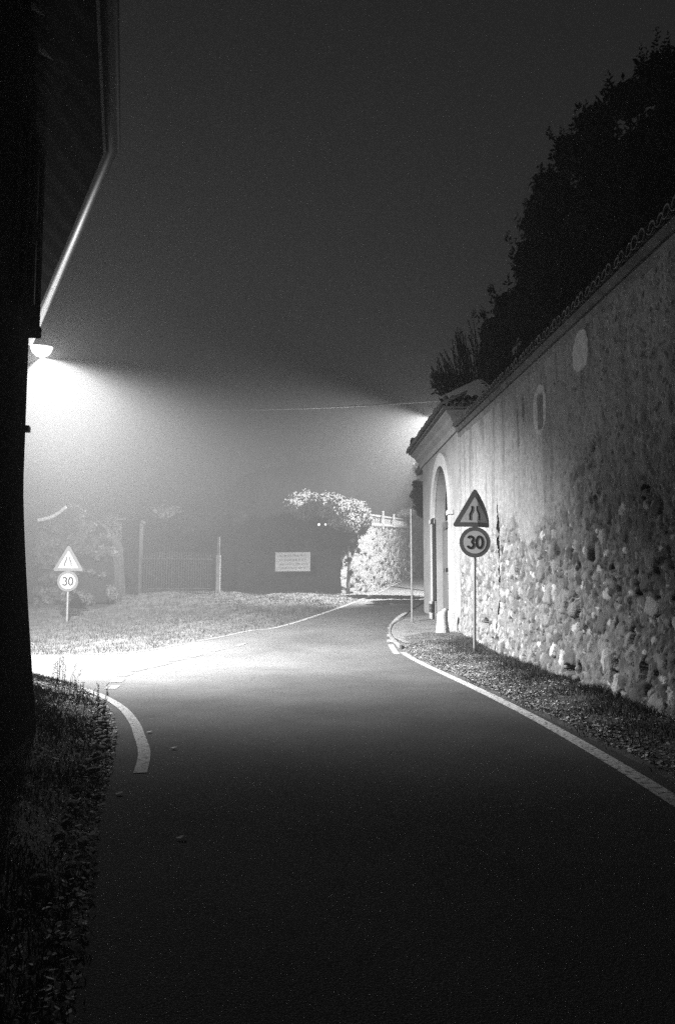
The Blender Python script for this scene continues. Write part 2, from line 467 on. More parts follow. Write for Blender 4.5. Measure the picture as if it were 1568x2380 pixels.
plast = .205 + .13 * (fbm(nS, nZ, 10, 3, 5, 91) - .5) - .07 * ss(.45, .8, fbm(nS, nZ, 120, 3, 3, 17))
rough_pl = ss(12.5, 9, yg)
hp = .028 + (fbm(nS, nZ, 8, 3, 3, 12) - .5) * .03 + (fbm(nS, nZ, 200, 60, 3, 14) - .5) * (.012 + .035 * rough_pl)
pit = (fbm(nS, nZ, 340, 90, 2, 44) > .79 - .06 * rough_pl); hp = hp - pit * .02
st = ~np.isnan(tone)
h = np.where(st & (h > hp + .004), h, h * (1 - pl) + hp * pl)
mort = mort * (1 - .7 * ss(.005, -.04, h))
tn = np.where(st & ((pl < .5) | (h > hp + .004)), np.nan_to_num(tone), mort * (1 - pl) + plast * pl)
# arrow slit with fresh plaster rim, repaired patch, drain holes
def locate(px, py):
    p = onplane(px, py, (XW(0), 0, 0), Vector((-.035, 1, 0))); return p.y, p.z
def ell(cy, cz, ay, az, p=2.): return (np.abs((yg - cy) / ay) ** p + np.abs((zg - cz) / az) ** p)
wob = (fbm(nS, nZ, 60, 15, 3, 8) - .5) * .8
c1 = locate(1257, 940); t1 = locate(1257, 880); b1 = locate(1260, 1003)
e = ell(c1[0], c1[1], .34, (t1[1] - b1[1]) / 2, 2.5) + wob
tn = np.where(e < 1, .36, tn); h = np.where(e < 1, .035, h)
e = ell(c1[0] - .04, c1[1] - .03, .15, (t1[1] - b1[1]) / 2 * .78, 5.) + wob * .2
h = np.where(e < 1, -.3, h); tn = np.where(e < 1, .02, tn)  # slit interior painted dark in place of its shade
c1 = locate(1353, 790); t1 = locate(1353, 738)
e = ell(c1[0], c1[1], .3, (t1[1] - c1[1]), 2.5) + wob
tn = np.where(e < 1, .4, tn); h = np.where(e < 1, .04, h)
for (a, b, ry, rz) in ((1133, 1448, .3, .1), (1143, 1500, .12, .26), (1218, 935, .08, .28), (1205, 960, .05, .18), (1207, 1010, .05, .22), (1345, 1555, .16, .07), (1508, 1560, .1, .12), (1290, 1520, .09, .08)):
    c = locate(a, b); e = ell(c[0], c[1], ry, rz) + wob * .6
    deep = .14 if b > 1200 else .02
    h = np.where(e < 1, -deep, h); tn = np.where(e < 1, tn * .6, tn)
# pale plaster scars near the gate and pale run-off streaks
for (a, b, ry, rz) in ((1065, 1155, .14, .5), (1068, 1260, .18, .4)):
    c = locate(a, b); e = ell(c[0], c[1], ry, rz) + wob; tn = np.where(e < 1, .5, tn)
zb = np.array([gz(XW(y), y) for y in sa[::6]]); zb = np.interp(sa, sa[::6], zb)
h = h + (fbm(nS, nZ, 430, 105, 2, 77) - .5) * .014
P = np.zeros((nS, nZ, 3)); P[..., 0] = XW(yg) - h - .12 * ss(1.2, 0, zg); P[..., 1] = yg; P[..., 2] = zg
wall = thing('garden_wall', 'tall old wall of cobbles and crumbling plaster with tiled coping along the right verge', 'wall', (XW(10), 10, 0))
grid_mesh('wall_face', P, M['masonry'], tn, wall)
mb = MB()   # solid core behind the face
c0 = [(XW(Y0) + .12, Y0), (XW(Y1) + .12, Y1), (XW(Y1) + .55, Y1), (XW(Y0) + .55, Y0)]
# core set back behind slit depth
c0 = [(XW(Y0) + .4, Y0), (XW(Y1) + .4, Y1), (XW(Y1) + .75, Y1), (XW(Y0) + .75, Y0)]
mb.add([(x, y, z) for z in (-.3, 5.12) for x, y in c0], [(0, 1, 2, 3), (4, 7, 6, 5), (0, 4, 5, 1), (1, 5, 6, 2), (2, 6, 7, 3), (3, 7, 4, 0)])
mb.build('core', M['plaster'], wall)
# cornice mouldings, swept from near to far: out is to the left => reverse travel
line = [Vector((XW(Y0), Y0, 0)), Vector((XW(19.3), 19.3, 0))][::-1]
mb = MB()
mb.sweep(line, [(-.45, 5.08), (.03, 5.08), (.05, 5.12), (.05, 5.2), (-.45, 5.2)])
mb.build('lower_moulding', M['tile'], wall)
mb = MB()
mb.sweep(line, [(-.45, 5.203), (.09, 5.203), (.13, 5.26), (.13, 5.3), (-.45, 5.3)])
mb.build('upper_moulding', M['soil'], wall)
def tile_row(mb, p0, p1, outv, over, length, z, pitch=.19, rise=.12, r=.085, seed=1):
    rs = random.Random(seed); p0 = Vector(p0); p1 = Vector(p1); d = p1 - p0; n = int(d.length / pitch); u = d.normalized(); o = Vector(outv).normalized()
    for i in range(n):
        c = p0 + u * (i + .5) * pitch
        jit = rs.uniform(-.02, .02); rr = r * rs.uniform(.92, 1.08)
        for k, sgn in ((0, 1), (1, -1)):
            cc = c + u * pitch / 2 * k
            segs = 6; vs = []
            for e_, (dist, dzz) in enumerate(((over + jit * (1 if k == 0 else .5) - .03 * k, 0), (over - length, rise))):
                for q in range(segs + 1):
                    t = math.pi * q / segs
                    for rad in (rr, rr - .016):
                        zz = math.sin(t) * rad * (1 if k == 0 else -.6)
                        vs.append(cc + o * dist + u * math.cos(t) * rad + Vector((0, 0, z + dzz + zz + (.03 if k == 0 else .06))))
            m_ = 2 * (segs + 1); fs = []
            for q in range(segs):
                a = 2 * q
                fs += [(a, a + 2, a + 2 + m_, a + m_), (a + 1, a + 1 + m_, a + 3 + m_, a + 3), (a, a + 1, a + 3, a + 2), (a + m_, a + 2 + m_, a + 3 + m_, a + 1 + m_)]
            mb.add(vs, fs)
mb = MB()
tile_row(mb, (XW(Y0), Y0, 0), (XW(19.3), 19.3, 0), (-1, 0, 0), .2, .75, 5.31)
mb.build('coping_tiles', M['tile'], wall)

for o_ in wall.children:          # the wall top falls slightly towards the viewer
    n_ = len(o_.data.vertices); co_ = np.empty(n_ * 3); o_.data.vertices.foreach_get('co', co_); co_ = co_.reshape(-1, 3)
    co_[:, 2] -= .019 * (19.3 - co_[:, 1]) * np.clip((co_[:, 2] - 3.6) / 1.2, 0, 1); o_.data.vertices.foreach_set('co', co_.reshape(-1)); o_.data.update()
# ------------------------------------------------------------ gatehouse
GY0, GY1 = 19.5, 25.7
GH = 5.62
xw = XW
gate = thing('gatehouse', 'plastered gatehouse with arched doorway and overhanging tiled eaves at the end of the garden wall', 'building', (xw(22), 22, float(terr0(xw(22), 22))))
# opening
ya, yb = 20.62, 23.3; yc = (ya + yb) / 2; rad = (yb - ya) / 2
apex = onplane(1022, 1087, (xw(0) - .04, 0, 0), Vector((-.035, 1, 0))).z
spring = apex - rad * 1.05
print('APEX', apex)
def arch_z(y, grow=0.):
    t = (y - yc) / (rad + grow)
    return spring + math.sqrt(max(0, 1 - t * t)) * (rad * 1.05 + grow)
def wall_with_arch(mb, x_of, y0, y1, z0, z1, grow, step=.08):
    ysl = sorted(set([y0, y1, ya - grow, yb + grow] + [ya - grow + (yb - ya + 2 * grow) * .5 * (1 - math.cos(math.pi * k / 24)) for k in range(25)]))
    for a, b in zip(ysl[:-1], ysl[1:]):
        mid = (a + b) / 2
        if ya - grow < mid < yb + grow: la, lb = arch_z(a, grow), arch_z(b, grow)
        else: la = lb = z0
        mb.add([(x_of(a), a, la), (x_of(b), b, lb), (x_of(b), b, z1), (x_of(a), a, z1)], [(0, 1, 2, 3)])
mb = MB()
wall_with_arch(mb, lambda y: xw(y) - .03, GY0, GY1, -.2, GH, 0)
# ends, back, top
xa, xb_ = xw(GY0) - .03, xw(GY1) - .03
mb.add([(xa, GY0, -.2), (xa, GY0, GH), (xa + 4, GY0, GH), (xa + 4, GY0, -.2)], [(0, 1, 2, 3)])
mb.add([(xb_, GY1, -.2), (xb_, GY1, GH), (xa + 4, GY1, GH), (xa + 4, GY1, -.2)], [(3, 2, 1, 0)])
mb.add([(xa + 4, GY0, -.2), (xa + 4, GY0, GH), (xa + 4, GY1, GH), (xa + 4, GY1, -.2)], [(0, 1, 2, 3)])
# arch reveal, .5 deep
N = 24; rv = [(ya, -.2)] + [(yc - (rad) * math.cos(math.pi * k / N), spring + math.sin(math.pi * k / N) * rad * 1.05) for k in range(N + 1)] + [(yb, -.2)]
vs = []
for (y, z) in rv: vs += [(xw(y) - .03, y, z), (xw(y) + .55, y, z)]
mb.add(vs, [(2 * i, 2 * i + 1, 2 * i + 3, 2 * i + 2) for i in range(len(rv) - 1)])
mb.build('wall', M['plaster'], gate)
# stone surround: ring proud by 6 cm
mb = MB(); grow = .36; seg = []
outer = [(ya - grow, -.2), (ya - grow, spring)] + [(yc - (rad + grow) * math.cos(math.pi * k / N), spring + math.sin(math.pi * k / N) * (rad * 1.05 + grow)) for k in range(1, N)] + [(yb + grow, spring), (yb + grow, -.2)]
inner = [(ya + .0, -.2), (ya + .0, spring)] + [(yc - rad * math.cos(math.pi * k / N), spring + math.sin(math.pi * k / N) * rad * 1.05) for k in range(1, N)] + [(yb, spring), (yb, -.2)]
pr = .09; vs = []
for (a, b) in zip(inner, outer):
    vs += [(xw(a[0]) - .03 - pr, a[0], a[1]), (xw(b[0]) - .03 - pr, b[0], b[1]), (xw(b[0]) + .0, b[0], b[1]), (xw(a[0]) - .0, a[0], a[1])]
fs = []
for i in range(len(inner) - 1):
    k = 4 * i; fs += [(k, k + 1, k + 5, k + 4), (k + 1, k + 2, k + 6, k + 5), (k + 3, k, k + 4, k + 7)]
mb.add(vs, fs); mb.build('arch_surround', M['stone'], gate)
for yy in (ya - grow / 2, yb + grow / 2):      # imposts and plinth blocks
    mb = MB(); mb.box((xw(yy) - .1, yy, spring - .02), (.12, grow + .08, .12)); mb.build('impost', M['stone'], gate)
    mb = MB(); mb.box((xw(yy) - .1, yy, float(terr0(3, yy)) + .25), (.15, grow + .05, .62)); mb.build('plinth', M['palestone'], gate)
# door
door_x = .2
mb = MB()
n = 15; wdt = (yb - ya) / n
for k in range(n):
    y = ya + (k + .5) * wdt
    zt = 3.05 + .12 * math.sin(k * 1.3)
    zt = 3.3
    off = .018 if k % 2 else 0
    mb.box((xw(y) + door_x + off, y, (zt - .1) / 2 + .05), (.05, wdt - .018, zt - .0))
door = mb.build('door', M['wood'], gate)
mb = MB(); mb.box((xw(yc) + door_x + .09, yc, 1.7), (.04, yb - ya, 3.4)); mb.build('backing', M['darkwood'], gate)
for z in (.75, 1.9, 3.1):
    mb = MB(); mb.box((xw(yc) + door_x - .035, yc, z), (.03, yb - ya - .04, .11)); mb.build('rail', M['darkwood'], gate)
mb = MB()    # tympanum boards in the arch head, near-black colour standing in for arch shadow
z = 3.36
while z < apex:
    hw = (rad * math.sqrt(max(0, 1 - ((z - spring) / (rad * 1.05)) ** 2)) if z > spring else rad)
    mb.box((xw(yc) + door_x + .05, yc, z + .06), (.05, 2 * hw, .12)); z += .13
mb.build('tympanum', M['darkwood'], gate)
mb = MB(); mb.box((xw(yc) + door_x - .06, yc + .1, 1.45), (.05, .05, .22)); mb.build('handle', M['iron'], gate)
mb = MB(); mb.box((xw(ya) - .14, ya - .02, 3.02), (.1, .1, .16)); mb.build('hinge', M['iron'], gate)
# letter box with round lens on the far jamb
pp = onplane(1007, 1414, (xw(0) - .15, 0, 0), Vector((-.035, 1, 0)))
mb = MB(); mb.box((pp.x, yb + .1, pp.z), (.12, .3, .24)); bx = mb.build('entry_box', M['iron'], gate)
mb = MB(); mb.tube([(pp.x - .03, yb - .05, pp.z), (pp.x - .03, yb - .075, pp.z)], .035, 12); lb = mb.build('lens', M['signwhite'], bx); lb.matrix_parent_inverse = Matrix.Translation(gate.location).inverted() @ Matrix.Identity(4)
lb.parent = bx; lb.matrix_parent_inverse = (Matrix.Translation(-gate.location) ).inverted() @ Matrix.Translation(-gate.location)
# cornice (coved) + eaves
ring = [Vector((xa, GY0, 0)) + Vector((4, 0, 0)), Vector((xa, GY0, 0)), Vector((xb_, GY1, 0)), Vector((xb_ + 4, GY1, 0))][::-1]
mb = MB()
prof = [(-.1, GH - .45), (.0, GH - .45), (.03, GH - .36), (.08, GH - .36), (.1, GH - .2), (.2, GH - .1), (.22, GH - .02), (.34, GH + .08), (.34, GH + .13), (-.1, GH + .13)]
mb.sweep(ring, prof); mb.build('cornice', M['plaster'], gate)
mb = MB(); zE = GH + .19; ov = .42
hip = [(xa - ov, GY0 - ov), (xb_ - ov, GY1 + ov), (xa + 4 + ov, GY1 + ov), (xa + 4 + ov, GY0 - ov)]
zr = zE + 1.0; r0 = (xa + 2, GY0 + 2.2, zr); r1 = (xa + 2, GY1 - 2.2, zr)
mb.add([(x, y, GH + .14) for x, y in hip] + [(x, y, zE) for x, y in hip] + [r0, r1],
       [(0, 3, 2, 1)] + [(0, 1, 5, 4), (1, 2, 6, 5), (2, 3, 7, 6), (3, 0, 4, 7)] + [(4, 5, 9, 8), (5, 6, 9), (6, 7, 8, 9), (7, 4, 8)])
tile_row(mb, (xa - ov, GY0 - ov, 0), (xb_ - ov, GY1 + ov, 0), (-1, 0, 0), .1, .7, zE - .02, rise=.34, seed=4)
tile_row(mb, (xa + 4, GY0 - ov, 0), (xa - ov, GY0 - ov, 0), (0, -1, 0), .06, .7, zE - .02, rise=.34, seed=5)
tile_row(mb, (xb_ - ov, GY1 + ov, 0), (xa + 4, GY1 + ov, 0), (0, 1, 0), .06, .7, zE - .02, rise=.34, seed=6)
mb.build('roof', M['tile'], gate)

# ------------------------------------------------------------ bollard
bp = at(1028, 1480, 19.6); bz = float(terr0(bp.x, bp.y)) + .05
mb = MB(); rs = random.Random(3); vs = []; rings = 14; seg = 20
for i in range(rings):
    t = i / (rings - 1); r = .155 * (1.0 - .12 * t) * (1 + .08 * math.sin(t * 7))
    for k in range(seg):
        a = 2 * math.pi * k / seg
        rr = r * (1 + rs.uniform(-.05, .05)) * (1 if i < rings - 1 else .8)
        z = t * .62 + (rs.uniform(-.03, .03) - .05 * math.cos(a - 2.4) if i >= rings - 2 else 0)
        vs.append((math.cos(a) * rr, math.sin(a) * rr, z - .04))
fs = [(i * seg + k, i * seg + (k + 1) % seg, (i + 1) * seg + (k + 1) % seg, (i + 1) * seg + k) for i in range(rings - 1) for k in range(seg)]
vs.append((0, 0, .5)); fs += [((rings - 1) * seg + k, (rings - 1) * seg + (k + 1) % seg, rings * seg) for k in range(seg)]
mb.add(vs, fs); o = mb.build('stone_bollard', M['palestone'], smooth=True, origin=None); o.location = (bp.x, bp.y, bz)
tag(o, 'short worn whitish stone bollard with chipped top in front of the arched doorway', 'bollard')

# ------------------------------------------------------------ signs
def stroke(mb, pts, w, y, th=.002, bend=None):
    P = [Vector(p) for p in pts]; L = []
    for i, p in enumerate(P):
        d = (P[min(i + 1, len(P) - 1)] - P[max(i - 1, 0)])
        if (P[0] - P[-1]).length < 1e-6 and i in (0, len(P) - 1): d = P[1] - P[-2]
        d.normalize(); n = Vector((d.y, -d.x)); L.append((p + n * w / 2, p - n * w / 2))
    for (a, b), (c, d) in zip(L[:-1], L[1:]):
        q = [a, b, d, c]
        mb.add([(v.x, y - th, v.y) for v in q] + [(v.x, y, v.y) for v in q], [(0, 1, 2, 3), (3, 2, 1, 0), (0, 4, 5, 1), (2, 6, 7, 3)])
def plate(mb, outline, y, th):
    n = len(outline); c = sum((Vector(p) for p in outline), Vector((0, 0))) / n
    # concentric rings so that it can bend
    R = 8; vs = []
    for k in range(R + 1):
        for p in outline: q = c + (Vector(p) - c) * (k / R); vs.append((q.x, y - th, q.y))
    m_ = len(vs)
    for p in outline: vs.append((p[0], y, p[1]))
    fs = [(k * n + i, k * n + (i + 1) % n, (k + 1) * n + (i + 1) % n, (k + 1) * n + i) for k in range(R) for i in range(n)]
    fs += [(R * n + i, R * n + (i + 1) % n, m_ + (i + 1) % n, m_ + i) for i in range(n)]
    fs += [tuple(range(m_, m_ + n))]
    mb.add(vs, fs)
def tri(side, r, zc):
    pts = []; Rc = side / math.sqrt(3) - 2 * r
    for k in range(3):
        a = math.pi / 2 + k * 2 * math.pi / 3
        c = Vector((math.cos(a) * Rc, math.sin(a) * Rc + zc))
        nx = Vector((math.cos(a + 2 * math.pi / 3) * Rc, math.sin(a + 2 * math.pi / 3) * Rc + zc))
        for j in range(9):
            t = a - math.pi / 3 + j / 8 * 2 * math.pi / 3
            pts.append(c + Vector((math.cos(t), math.sin(t))) * r)
        e0 = pts[-1]; t2 = a + math.pi / 3; e1 = nx + Vector((math.cos(t2), math.sin(t2))) * r
        for j in range(1, 10): pts.append(e0 + (e1 - e0) * j / 10)
    return pts
def circ(r, zc, n=48): return [Vector((math.cos(2 * math.pi * k / n) * r, math.sin(2 * math.pi * k / n) * r + zc)) for k in range(n)]
def sign(name, label, loc, yaw, H, bend, lean=0.):
    """H = height of the disc centre"""
    t = thing(name, label, 'road sign', loc); t.rotation_euler = (0, lean, yaw)
    def bent(o, k0=.04, R=.27):
        for v in o.data.vertices:
            u = v.co.x - k0
            if u > 0: v.co.x = k0 + R * math.sin(min(u / R, 1.5)); v.co.y += R * (1 - math.cos(min(u / R, 1.5)))
        return o
    def part(mb, nm, m, par=t, b=False, sm=False):
        o = mb.build(nm, M[m]); o.parent = par; o.matrix_parent_inverse = Matrix.Identity(4)
        if b and bend: bent(o)
        return o
    mb = MB(); mb.tube([(0, 0, -.3), (0, 0, H + .85)], .03, 12); part(mb, 'pole', 'steel')
    mb = MB(); mb.tube([(0, 0, H + .85), (0, 0, H + .87)], .034, 12); part(mb, 'cap', 'steel')
    mb = MB(); plate(mb, circ(.3, H), -.045, .004); disc = part(mb, 'speed_plate', 'signred')
    mb = MB(); plate(mb, circ(.222, H), -.050, .002); wd = part(mb, 'white_field', 'signwhite', disc)
    # digits
    mb = MB(); w = .043; hh = .112
    stroke(mb, [(.088 + .058 * math.cos(a), H + hh * math.sin(a)) for a in [2 * math.pi * k / 28 for k in range(29)]], w, -.053)
    cx = -.086; r = .054
    arc1 = [(cx + r * math.cos(a) * .95, H + hh - r + r * math.sin(a)) for a in [math.radians(165 - k * 13) for k in range(20)]]
    arc1 = [(cx + r * .95 * math.cos(math.radians(d)), H + hh - r * 1.0 + r * math.sin(math.radians(d))) for d in range(160, -81, -12)]
    arc2 = [(cx + (r + .004) * math.cos(math.radians(d)), H - hh + r + .004 + (r + .004) * math.sin(math.radians(d))) for d in range(75, -166, -12)]
    part(mb, 'numeral', 'signblack', wd); mb = MB()
    stroke(mb, arc1, w, -.053); stroke(mb, arc2, w, -.0532)
    part(mb, 'numeral', 'signblack', wd)
    zc = H + .3 + .02 + .43 / math.sqrt(3) * .5 + .12
    zc = H + .31 + .86 / (2 * math.sqrt(3)) - .0
    mb = MB(); plate(mb, tri(.90, .045, zc), -.045, .004); tp = part(mb, 'warning_plate', 'signred', b=True)
    mb = MB(); plate(mb, tri(.585, .012, zc - .004), -.0505, .002); wt = part(mb, 'white_field', 'signwhite', tp, True)
    mb = MB(); zz = zc + .0
    for s in (-1, 1):
        pts = [(s * .05 - .006, zz + .15), (s * .05 - .006, zz + .10), (s * .055 - .006, zz + .06), (s * .083 - .006, zz + .0), (s * .09 - .006, zz - .03), (s * .09 - .006, zz - .125)]
        pts = [tuple(p) for p in smooth(pts, 4)]
        mb = MB(); stroke(mb, pts, .034, -.054); part(mb, 'symbol_bar', 'signblack', wt, True)
    for z in (H - .12, H + .12, zc - .08):
        mb = MB(); mb.box((0, -.01, z), (.16, .07, .03)); part(mb, 'clamp', 'steel')
    return t
r1 = at(1100, 1535, 15.6)
sign('road_sign', 'bent road sign with dark-rimmed triangle over 30 disc on a pole beside the cobbled wall', (2.64, 15.55, .08), math.radians(-3), 2.22, True, math.radians(.9))
sign('road_sign', 'brightly lit flat road sign of triangle over 30 disc in the grass across the lane', (at(159, 1350, 23.4).x, 23.4, float(terr0(-7.8, 23.4)) + .05), math.radians(4), at(159, 1351, 23.4).z - float(terr0(-7.8, 23.4)) - .05, False)
# bare pole
bpz = at(957, 1447, 22.6); gzz = float(terr0(bpz.x, bpz.y))
pt = thing('bare_pole', 'slim bare metal pole standing on the paved apron by the gatehouse', 'pole', (bpz.x, bpz.y, gzz))
mb = MB(); top = at(957, 1186, bpz.y).z; mb.tube([(bpz.x, bpz.y, gzz - .2), (bpz.x, bpz.y, top)], .03, 10); mb.build('shaft', M['steel'], pt)
mb = MB(); mb.tube([(bpz.x, bpz.y, top), (bpz.x, bpz.y, top + .03)], .034, 10); mb.build('cap', M['steel'], pt)

# ------------------------------------------------------------ left house
house = thing('house', 'dark two-storey house with deep eaves, gutter and louvred shutters at the left edge', 'house', (W.x, W.y, 0))
nA = Vector((dA.y, -dA.x, 0)); nB = Vector((dB.y, -dB.x, 0))
def hw(p, z, fl=0): return Vector((p.x, p.y, z))
mb = MB()
# wall A face with batter, gridded
def face(mb, p0, p1, n_, z1, cols, rows, seed):
    rs = np.random.RandomState(seed); nz_ = fbm(cols + 1, rows + 1, 8, 6, 4, seed)
    vs = []
    for i in range(cols + 1):
        p = p0 + (p1 - p0) * i / cols
        for j in range(rows + 1):
            z = -.3 + (z1 + .3) * j / rows
            fl = .20 * max(0, 1 - z / 2.35) ** 1.25
            q = Vector((p.x, p.y, z)) + n_ * (fl + (nz_[i, j] - .5) * .03)
            vs.append(q)
    mb.add(vs, [(i * (rows + 1) + j, (i + 1) * (rows + 1) + j, (i + 1) * (rows + 1) + j + 1, i * (rows + 1) + j + 1) for i in range(cols) for j in range(rows)])
zt = ZS + .05
face(mb, A_back, W2, nA, zt, 60, 30, 3)
k0 = len(mb.v)
face(mb, W2, Bend, nB, zt, 30, 30, 3)
back = [A_back, A_back - nA * 6, Bend - nB * 6 - Vector((0, 0, 0)), Bend]
for a, b in zip(back[:-1], back[1:]):
    mb.add([(a.x, a.y, -.3), (b.x, b.y, -.3), (b.x, b.y, zt), (a.x, a.y, zt)], [(0, 1, 2, 3)])
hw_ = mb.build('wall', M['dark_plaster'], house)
# weld the corner between the two faces with a small quoin strip
mb = MB()
vs = []
for j in range(31):
    z = -.3 + (zt + .3) * j / 30; fl = .20 * max(0, 1 - z / 2.35) ** 1.25
    m_ = (nA + nB).normalized()
    vs += [W2 + nA * (fl - .004) - dA * .15 + Vector((0, 0, z)), W2 + m_ * (fl + .012) + Vector((0, 0, z)), W2 + nB * (fl - .004) + dB * .15 + Vector((0, 0, z))]
mb.add(vs, [(3 * j, 3 * j + 1, 3 * j + 4, 3 * j + 3) for j in range(30)] + [(3 * j + 1, 3 * j + 2, 3 * j + 5, 3 * j + 4) for j in range(30)])
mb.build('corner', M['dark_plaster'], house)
# eaves polygon
Eb = E1 - dE * 16; Ee = E1 + dB * ((E2 - E1).length + .9)
Wb = W - dA * 15; We = W + dB * 7.6
mb = MB()
up = Vector((0, 0, .16))
def slab(q0, q1, q2, q3, th):   # quad + thickness upward
    mb.add([q0, q1, q2, q3] + [q + Vector((0, 0, th)) for q in (q0, q1, q2, q3)], [(0, 1, 2, 3), (7, 6, 5, 4), (0, 4, 5, 1), (1, 5, 6, 2), (2, 6, 7, 3), (3, 7, 4, 0)])
rise = Vector((0, 0, .38))
slab(Wb + rise, W + rise, E1, Eb, .05)
slab(W + rise, We + rise, Ee, E1, .05)
rin = Vector((0, 0, 1.9))
slab(Wb - nA * 4 + rin, W - nA * 4 + rin, W + rise + Vector((0, 0, .01)), Wb + rise + Vector((0, 0, .01)), .06)
slab(W - nA * 4 + rin + Vector((0, 0, .01)), We - nB * 4 + rin, We + rise + Vector((0, 0, .01)), W + rise + Vector((0, 0, .02)), .06)
roof = mb.build('roof', M['darkwood'], house)
def sub(mb, name, m, par):   # child of an unrotated part whose parent is the house
    o = mb.build(name, m); o.parent = par; o.matrix_parent_inverse = (Matrix.Translation(house.location)).inverted() @ Matrix.Identity(4) if False else par.matrix_parent_inverse.copy() ; return o
# top tiles edge
mb = MB()
tile_row(mb, Vector((Eb.x, Eb.y, 0)), Vector((E1.x, E1.y, 0)), Vector((dE.y, -dE.x, 0)), .02, .6, E1.z + .07, rise=.22, seed=8)
tile_row(mb, Vector((E1.x, E1.y, 0)), Vector((Ee.x, Ee.y, 0)), nB, .02, .6, E1.z + .07, rise=.22, seed=9)
mb.build('roof_tiles', M['tile'], house)
# rafters
def raf(a, b):
    mb = MB(); d = b - a; l = d.length; R = d.to_track_quat('X', 'Z').to_matrix()
    mb.box((a + b) / 2 + Vector((0, 0, -.055)), (l, .09, .1), R); mb.build('rafter', M['rafterwood'], house)
for k in range(22):
    b = E1 - dE * (.35 + k * .55) - Vector((dE.y, -dE.x, 0)) * .06; a = W - dA * (.35 + k * .55) * 1.0 + rise - nA * .05
    a = W + rise - dA * (.1 + k * .55); raf(a, b)
LB = (Ee - E1).length
for k in range(12):
    b = E1 + dB * (.3 + k * .55) - nB * .06; a = W + rise + dB * (.15 + k * .55)
    if (.3 + k * .55) < LB: raf(a, b)
# gutter, half round
mb = MB(); prof = []
for k in range(11):
    t = math.pi + math.pi * k / 10; prof.append((.065 + .075 * math.cos(t), .04 + .075 * math.sin(t)))
for k in range(11):
    t = 2 * math.pi - math.pi * k / 10; prof.append((.065 + .069 * math.cos(t), .04 + .069 * math.sin(t)))
mb.sweep([Eb, E1, Ee], prof); mb.build('gutter', M['zinc'], house, smooth=True)
mb = MB(); mb.sweep([Eb, E1, Ee], [(-.03, -.06), (-.005, -.06), (-.005, .05), (-.03, .05)]); mb.build('fascia', M['wood'], house)
# shutters: a pair on facade A, upper floor
def onA(px, py): return onplane(px, py, W2, dA)
sA, sB = onA(36, 500), onA(80, 500)
la = (sA - W2).dot(Vector((dA.x, dA.y, 0))); lb_ = (sB - W2).dot(Vector((dA.x, dA.y, 0)))
z_hi = onA(60, 290).z; z_lo = onA(60, 735).z
print('SHUTTER', la, lb_, z_lo, z_hi, 'ZS', ZS, 'W', W, 'E1', E1, 'E2', E2)
RA = Matrix.Rotation(math.atan2(dA.y, dA.x), 3, 'Z')
def opening(l0, l1, z0, z1):
    mb = MB(); mb.box(W2 + dA * (l0 + l1) / 2 + nA * .005 + Vector((0, 0, z0 - .05)), (l1 - l0 + .2, .16, .09), RA); mb.build('sill', M['dark_plaster'], house)
    w = (l1 - l0) / 2
    for k in range(2):
        c = l0 + w * (k + .5)
        mb = MB()
        for s in (-1, 1): mb.box(W2 + dA * (c + s * (w / 2 - .035)) + nA * .065 + Vector((0, 0, (z0 + z1) / 2)), (.06, .04, z1 - z0), RA)
        for z in (z0 + .04, (z0 + z1) / 2, z1 - .04): mb.box(W2 + dA * c + nA * .065 + Vector((0, 0, z)), (w - .132, .036, .09), RA)
        sh = mb.build('shutter', M['darkwood'], house)
        R = RA @ Matrix.Rotation(math.radians(40), 3, 'X'); zm = (z0 + z1) / 2
        for (za_, zb_) in ((z0 + .12, zm - .06), (zm + .08, z1 - .1)):
            mb = MB(); z = za_
            while z < zb_: mb.box(W2 + dA * c + nA * .062 + Vector((0, 0, z)), (w - .14, .045, .008), R); z += .045
            mb.box(W2 + dA * c + nA * .05 + Vector((0, 0, (za_ + zb_) / 2)), (.02, .012, zb_ - za_), RA)
            sub(mb, 'louvre', M['darkwood'], sh)
opening(la, lb_, z_lo, z_hi)
opening(la - 2.8, lb_ - 2.8, z_lo, z_hi)
mb = MB(); hk = onA(84, 1024); mb.box(Vector((W.x, W.y, hk.z)) + dA * .05, (.1, .08, .05), RA); mb.build('hook', M['iron'], house)

# ------------------------------------------------------------ street lamps
L1 = at(97, 812, 15.0); L1z = L1.z
lamp1 = thing('street_lamp', 'glaring wall-bracket street lamp hanging beyond the corner of the dark house', 'street lamp', (L1.x, L1.y, L1.z))
bw = Vector((Bend.x, Bend.y, ZS - .7))
def lamp_head(par, p, dirv):
    R = Vector((dirv[0], dirv[1], 0)).to_track_quat('X', 'Z').to_matrix()
    mb = MB(); vs = []; n = 16; Rr = 8
    for i in range(Rr + 1):
        t = i / Rr * math.pi / 2
        for k in range(n):
            a = 2 * math.pi * k / n
            vs.append(Vector(p) + R @ Vector((math.cos(a) * .22 * math.cos(t), math.sin(a) * .14 * math.cos(t), .05 + .1 * math.sin(t))))
    mb.add(vs, [(i * n + k, i * n + (k + 1) % n, (i + 1) * n + (k + 1) % n, (i + 1) * n + k) for i in range(Rr) for k in range(n)])
    mb.build('housing', M['iron'], par, smooth=True)
    mb = MB(); vs = []
    for i in range(Rr + 1):
        t = i / Rr * math.pi / 2
        for k in range(n):
            a = 2 * math.pi * k / n
            vs.append(Vector(p) + R @ Vector((math.cos(a) * .2 * math.cos(t), math.sin(a) * .13 * math.cos(t), .045 - .2 * math.sin(t))))
    mb.add(vs, [(i * n + k, (i + 1) * n + k, (i + 1) * n + (k + 1) % n, i * n + (k + 1) % n) for i in range(Rr) for k in range(n)])
    mb.build('glass', M['lampglass'], par, smooth=True)
d1 = Vector((.9, .3, 0)).normalized()
